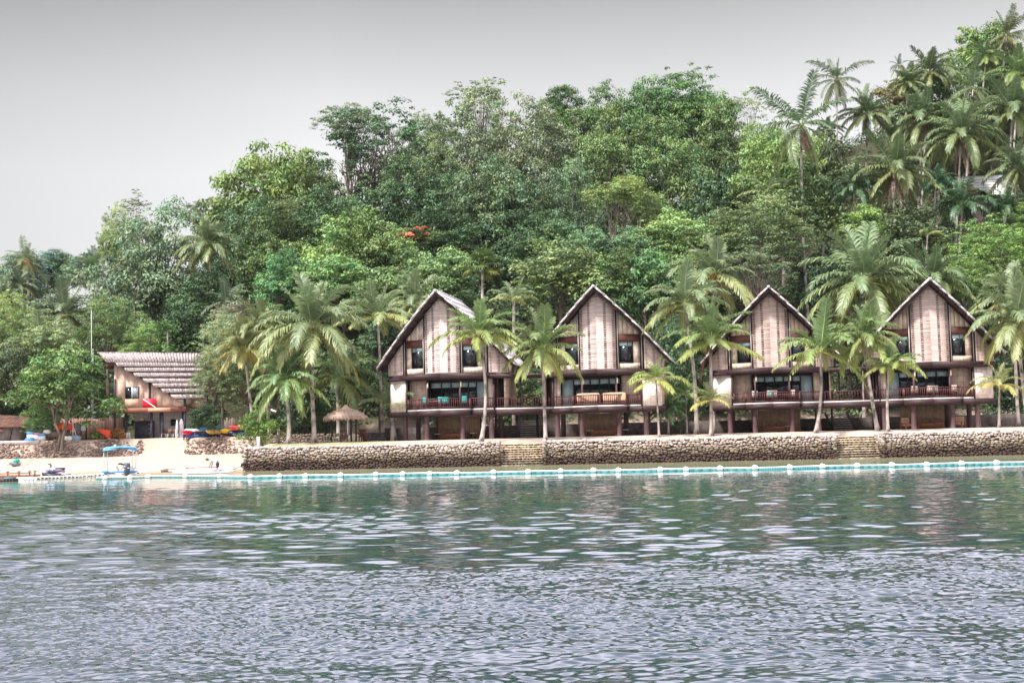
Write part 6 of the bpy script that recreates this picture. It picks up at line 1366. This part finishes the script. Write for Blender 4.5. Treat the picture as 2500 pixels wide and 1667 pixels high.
for x, y in ((-1.15, -.3), (.9, -.4), (.3, 1.0)): b = MB(); b.tube([(x, y, -.1), (x, y, 2.4)], .07, 8); b.build('post', MT['wood'], t)
for i, (px, rz) in enumerate(((840, .3), (880, -.4), (893, 2.6))):
    q = G(px, 103.4 + .3 * i); c_ = thing('garden_chair', ['dark slatted chair left under the thatched shelter', 'dark slatted chair right under the thatched shelter', 'dark chair at the right edge of the thatched shelter'][i], 'chair', q, rz, 'dark wooden chairs under the shelter')
    b = MB()
    for k in range(6): b.box(-.28, .28, -.28 + .095 * k, -.21 + .095 * k, .38, .42)
    b.build('seat', MT['woodred'], c_); b = MB()
    for k in range(6): b.box(-.28 + .1 * k, -.22 + .1 * k, .27, .30, .42, 1.0)
    b.box(-.3, .3, .26, .31, .98, 1.05); b.build('backrest', MT['woodred'], c_)
    for sx in (-.26, .26):
        for sy in (-.26, .26): b = MB(); b.box(sx - .03, sx + .03, sy - .03, sy + .03, 0, .6 if sy < 0 else .9); b.build('leg', MT['woodred'], c_)
q = G(821, 103.3); t = thing('side_table', 'pale wooden stool table left of the shelter chairs', 'table', q); b = MB(); b.box(-.32, .32, -.25, .25, .38, .43); b.build('tabletop', MT['slab'], t)
for sx in (-.25, .25):
    for sy in (-.2, .2): b = MB(); b.box(sx - .03, sx + .03, sy - .03, sy + .03, 0, .38); b.build('leg', MT['slab'], t)
t = thing('stone_border', 'low stone garden border with round rock behind the shelter', 'wall', G(845, 109)); b = MB(); stones(b, (-7, 0), (1.5, 0), 0, .75, colf=lambda z: np.array([.18, .14, .115]) * rng.uniform(.6, 1.3)); b.build('stonework', MT['stone'], t, cols=True, smooth=True)
t = thing('boulder', 'big pale rounded boulder behind the shelter chairs', 'rock', G(865, 107)); b = MB(); b.ball((0, 0, .2), (.75, .5, .5), 12, 8, noise=.08, col=(.6, .5, .4)); b.build('rock', MT['stone'], t, cols=True, smooth=True)
t = thing('garden_steps', 'dark stone steps right of the thatched shelter', 'steps', G(912, 107)); b = MB()
for i in range(4): b.box(-.9, .9, i * .35, i * .35 + .5, i * .22 - .1, i * .22 + .14)
b.build('tread', MT['gardenwall'], t)
# ---- mast over the hut, and roofed house high in the palms
t = thing('radio_mast', 'pair of thin white poles standing left of the hut roof', 'mast', G(224, 119.5)); b = MB(); h_ = P(224, 757, 119.5)[2] - G(224, 119.5)[2]; b.tube([(0, 0, -.2), (-.1, 0, h_)], .022, 6); b.build('pole', MT['paintwhite'], t); b = MB(); b.tube([(.12, 0, -.2), (.08, 0, h_ * .7)], .02, 6); b.build('pole', MT['paintwhite'], t)
q = P(2425, 440, 148); t = thing('hill_house', 'white layered roof of a house half hidden by palms high on the right', 'house', (q[0], 148, float(H(q[0], 148)) - .5), -.1); hh = q[2] - (float(H(q[0], 148)) - .5); b = MB(); b.box(-3, 3.5, .5, 5, 0, hh - 1.0); b.build('wall', MT['wood'], t); b = MB()
for i in range(7):
    x0 = -3.6 + .5 * i; z = hh + .9 - .42 * i; y = 2.0 - .45 * i; b.hexa([(x0, y - .5, z - .5), (3.0, y - .5, z - .56), (3.0, y + .5, z + .1), (x0 - .3, y + .5, z + .1), (x0, y - .5, z - .4), (3.0, y - .5, z - .46), (3.0, y + .5, z + .2), (x0 - .3, y + .5, z + .2)])
b.build('roof', MT['whitepaint'], t)
# ---- faint sea haze: one closed box of even, thin air round everything
hz = MB(); hz.box(-404, 404, -64, 350, -8, 84); MT['haze'] = mat_new('haze_air'); N_, L_ = nodes(MT['haze']); N_.remove(N_['Principled BSDF'])
pv = N_.new('ShaderNodeVolumePrincipled'); pv.inputs['Density'].default_value = 0.00006; pv.inputs['Color'].default_value = (0.9, 0.94, 1.0, 1); pv.inputs['Anisotropy'].default_value = 0.3; L_(pv.outputs[0], N_['Material Output'].inputs['Volume'])
tag(hz.build('haze', MT['haze']), kind='stuff')
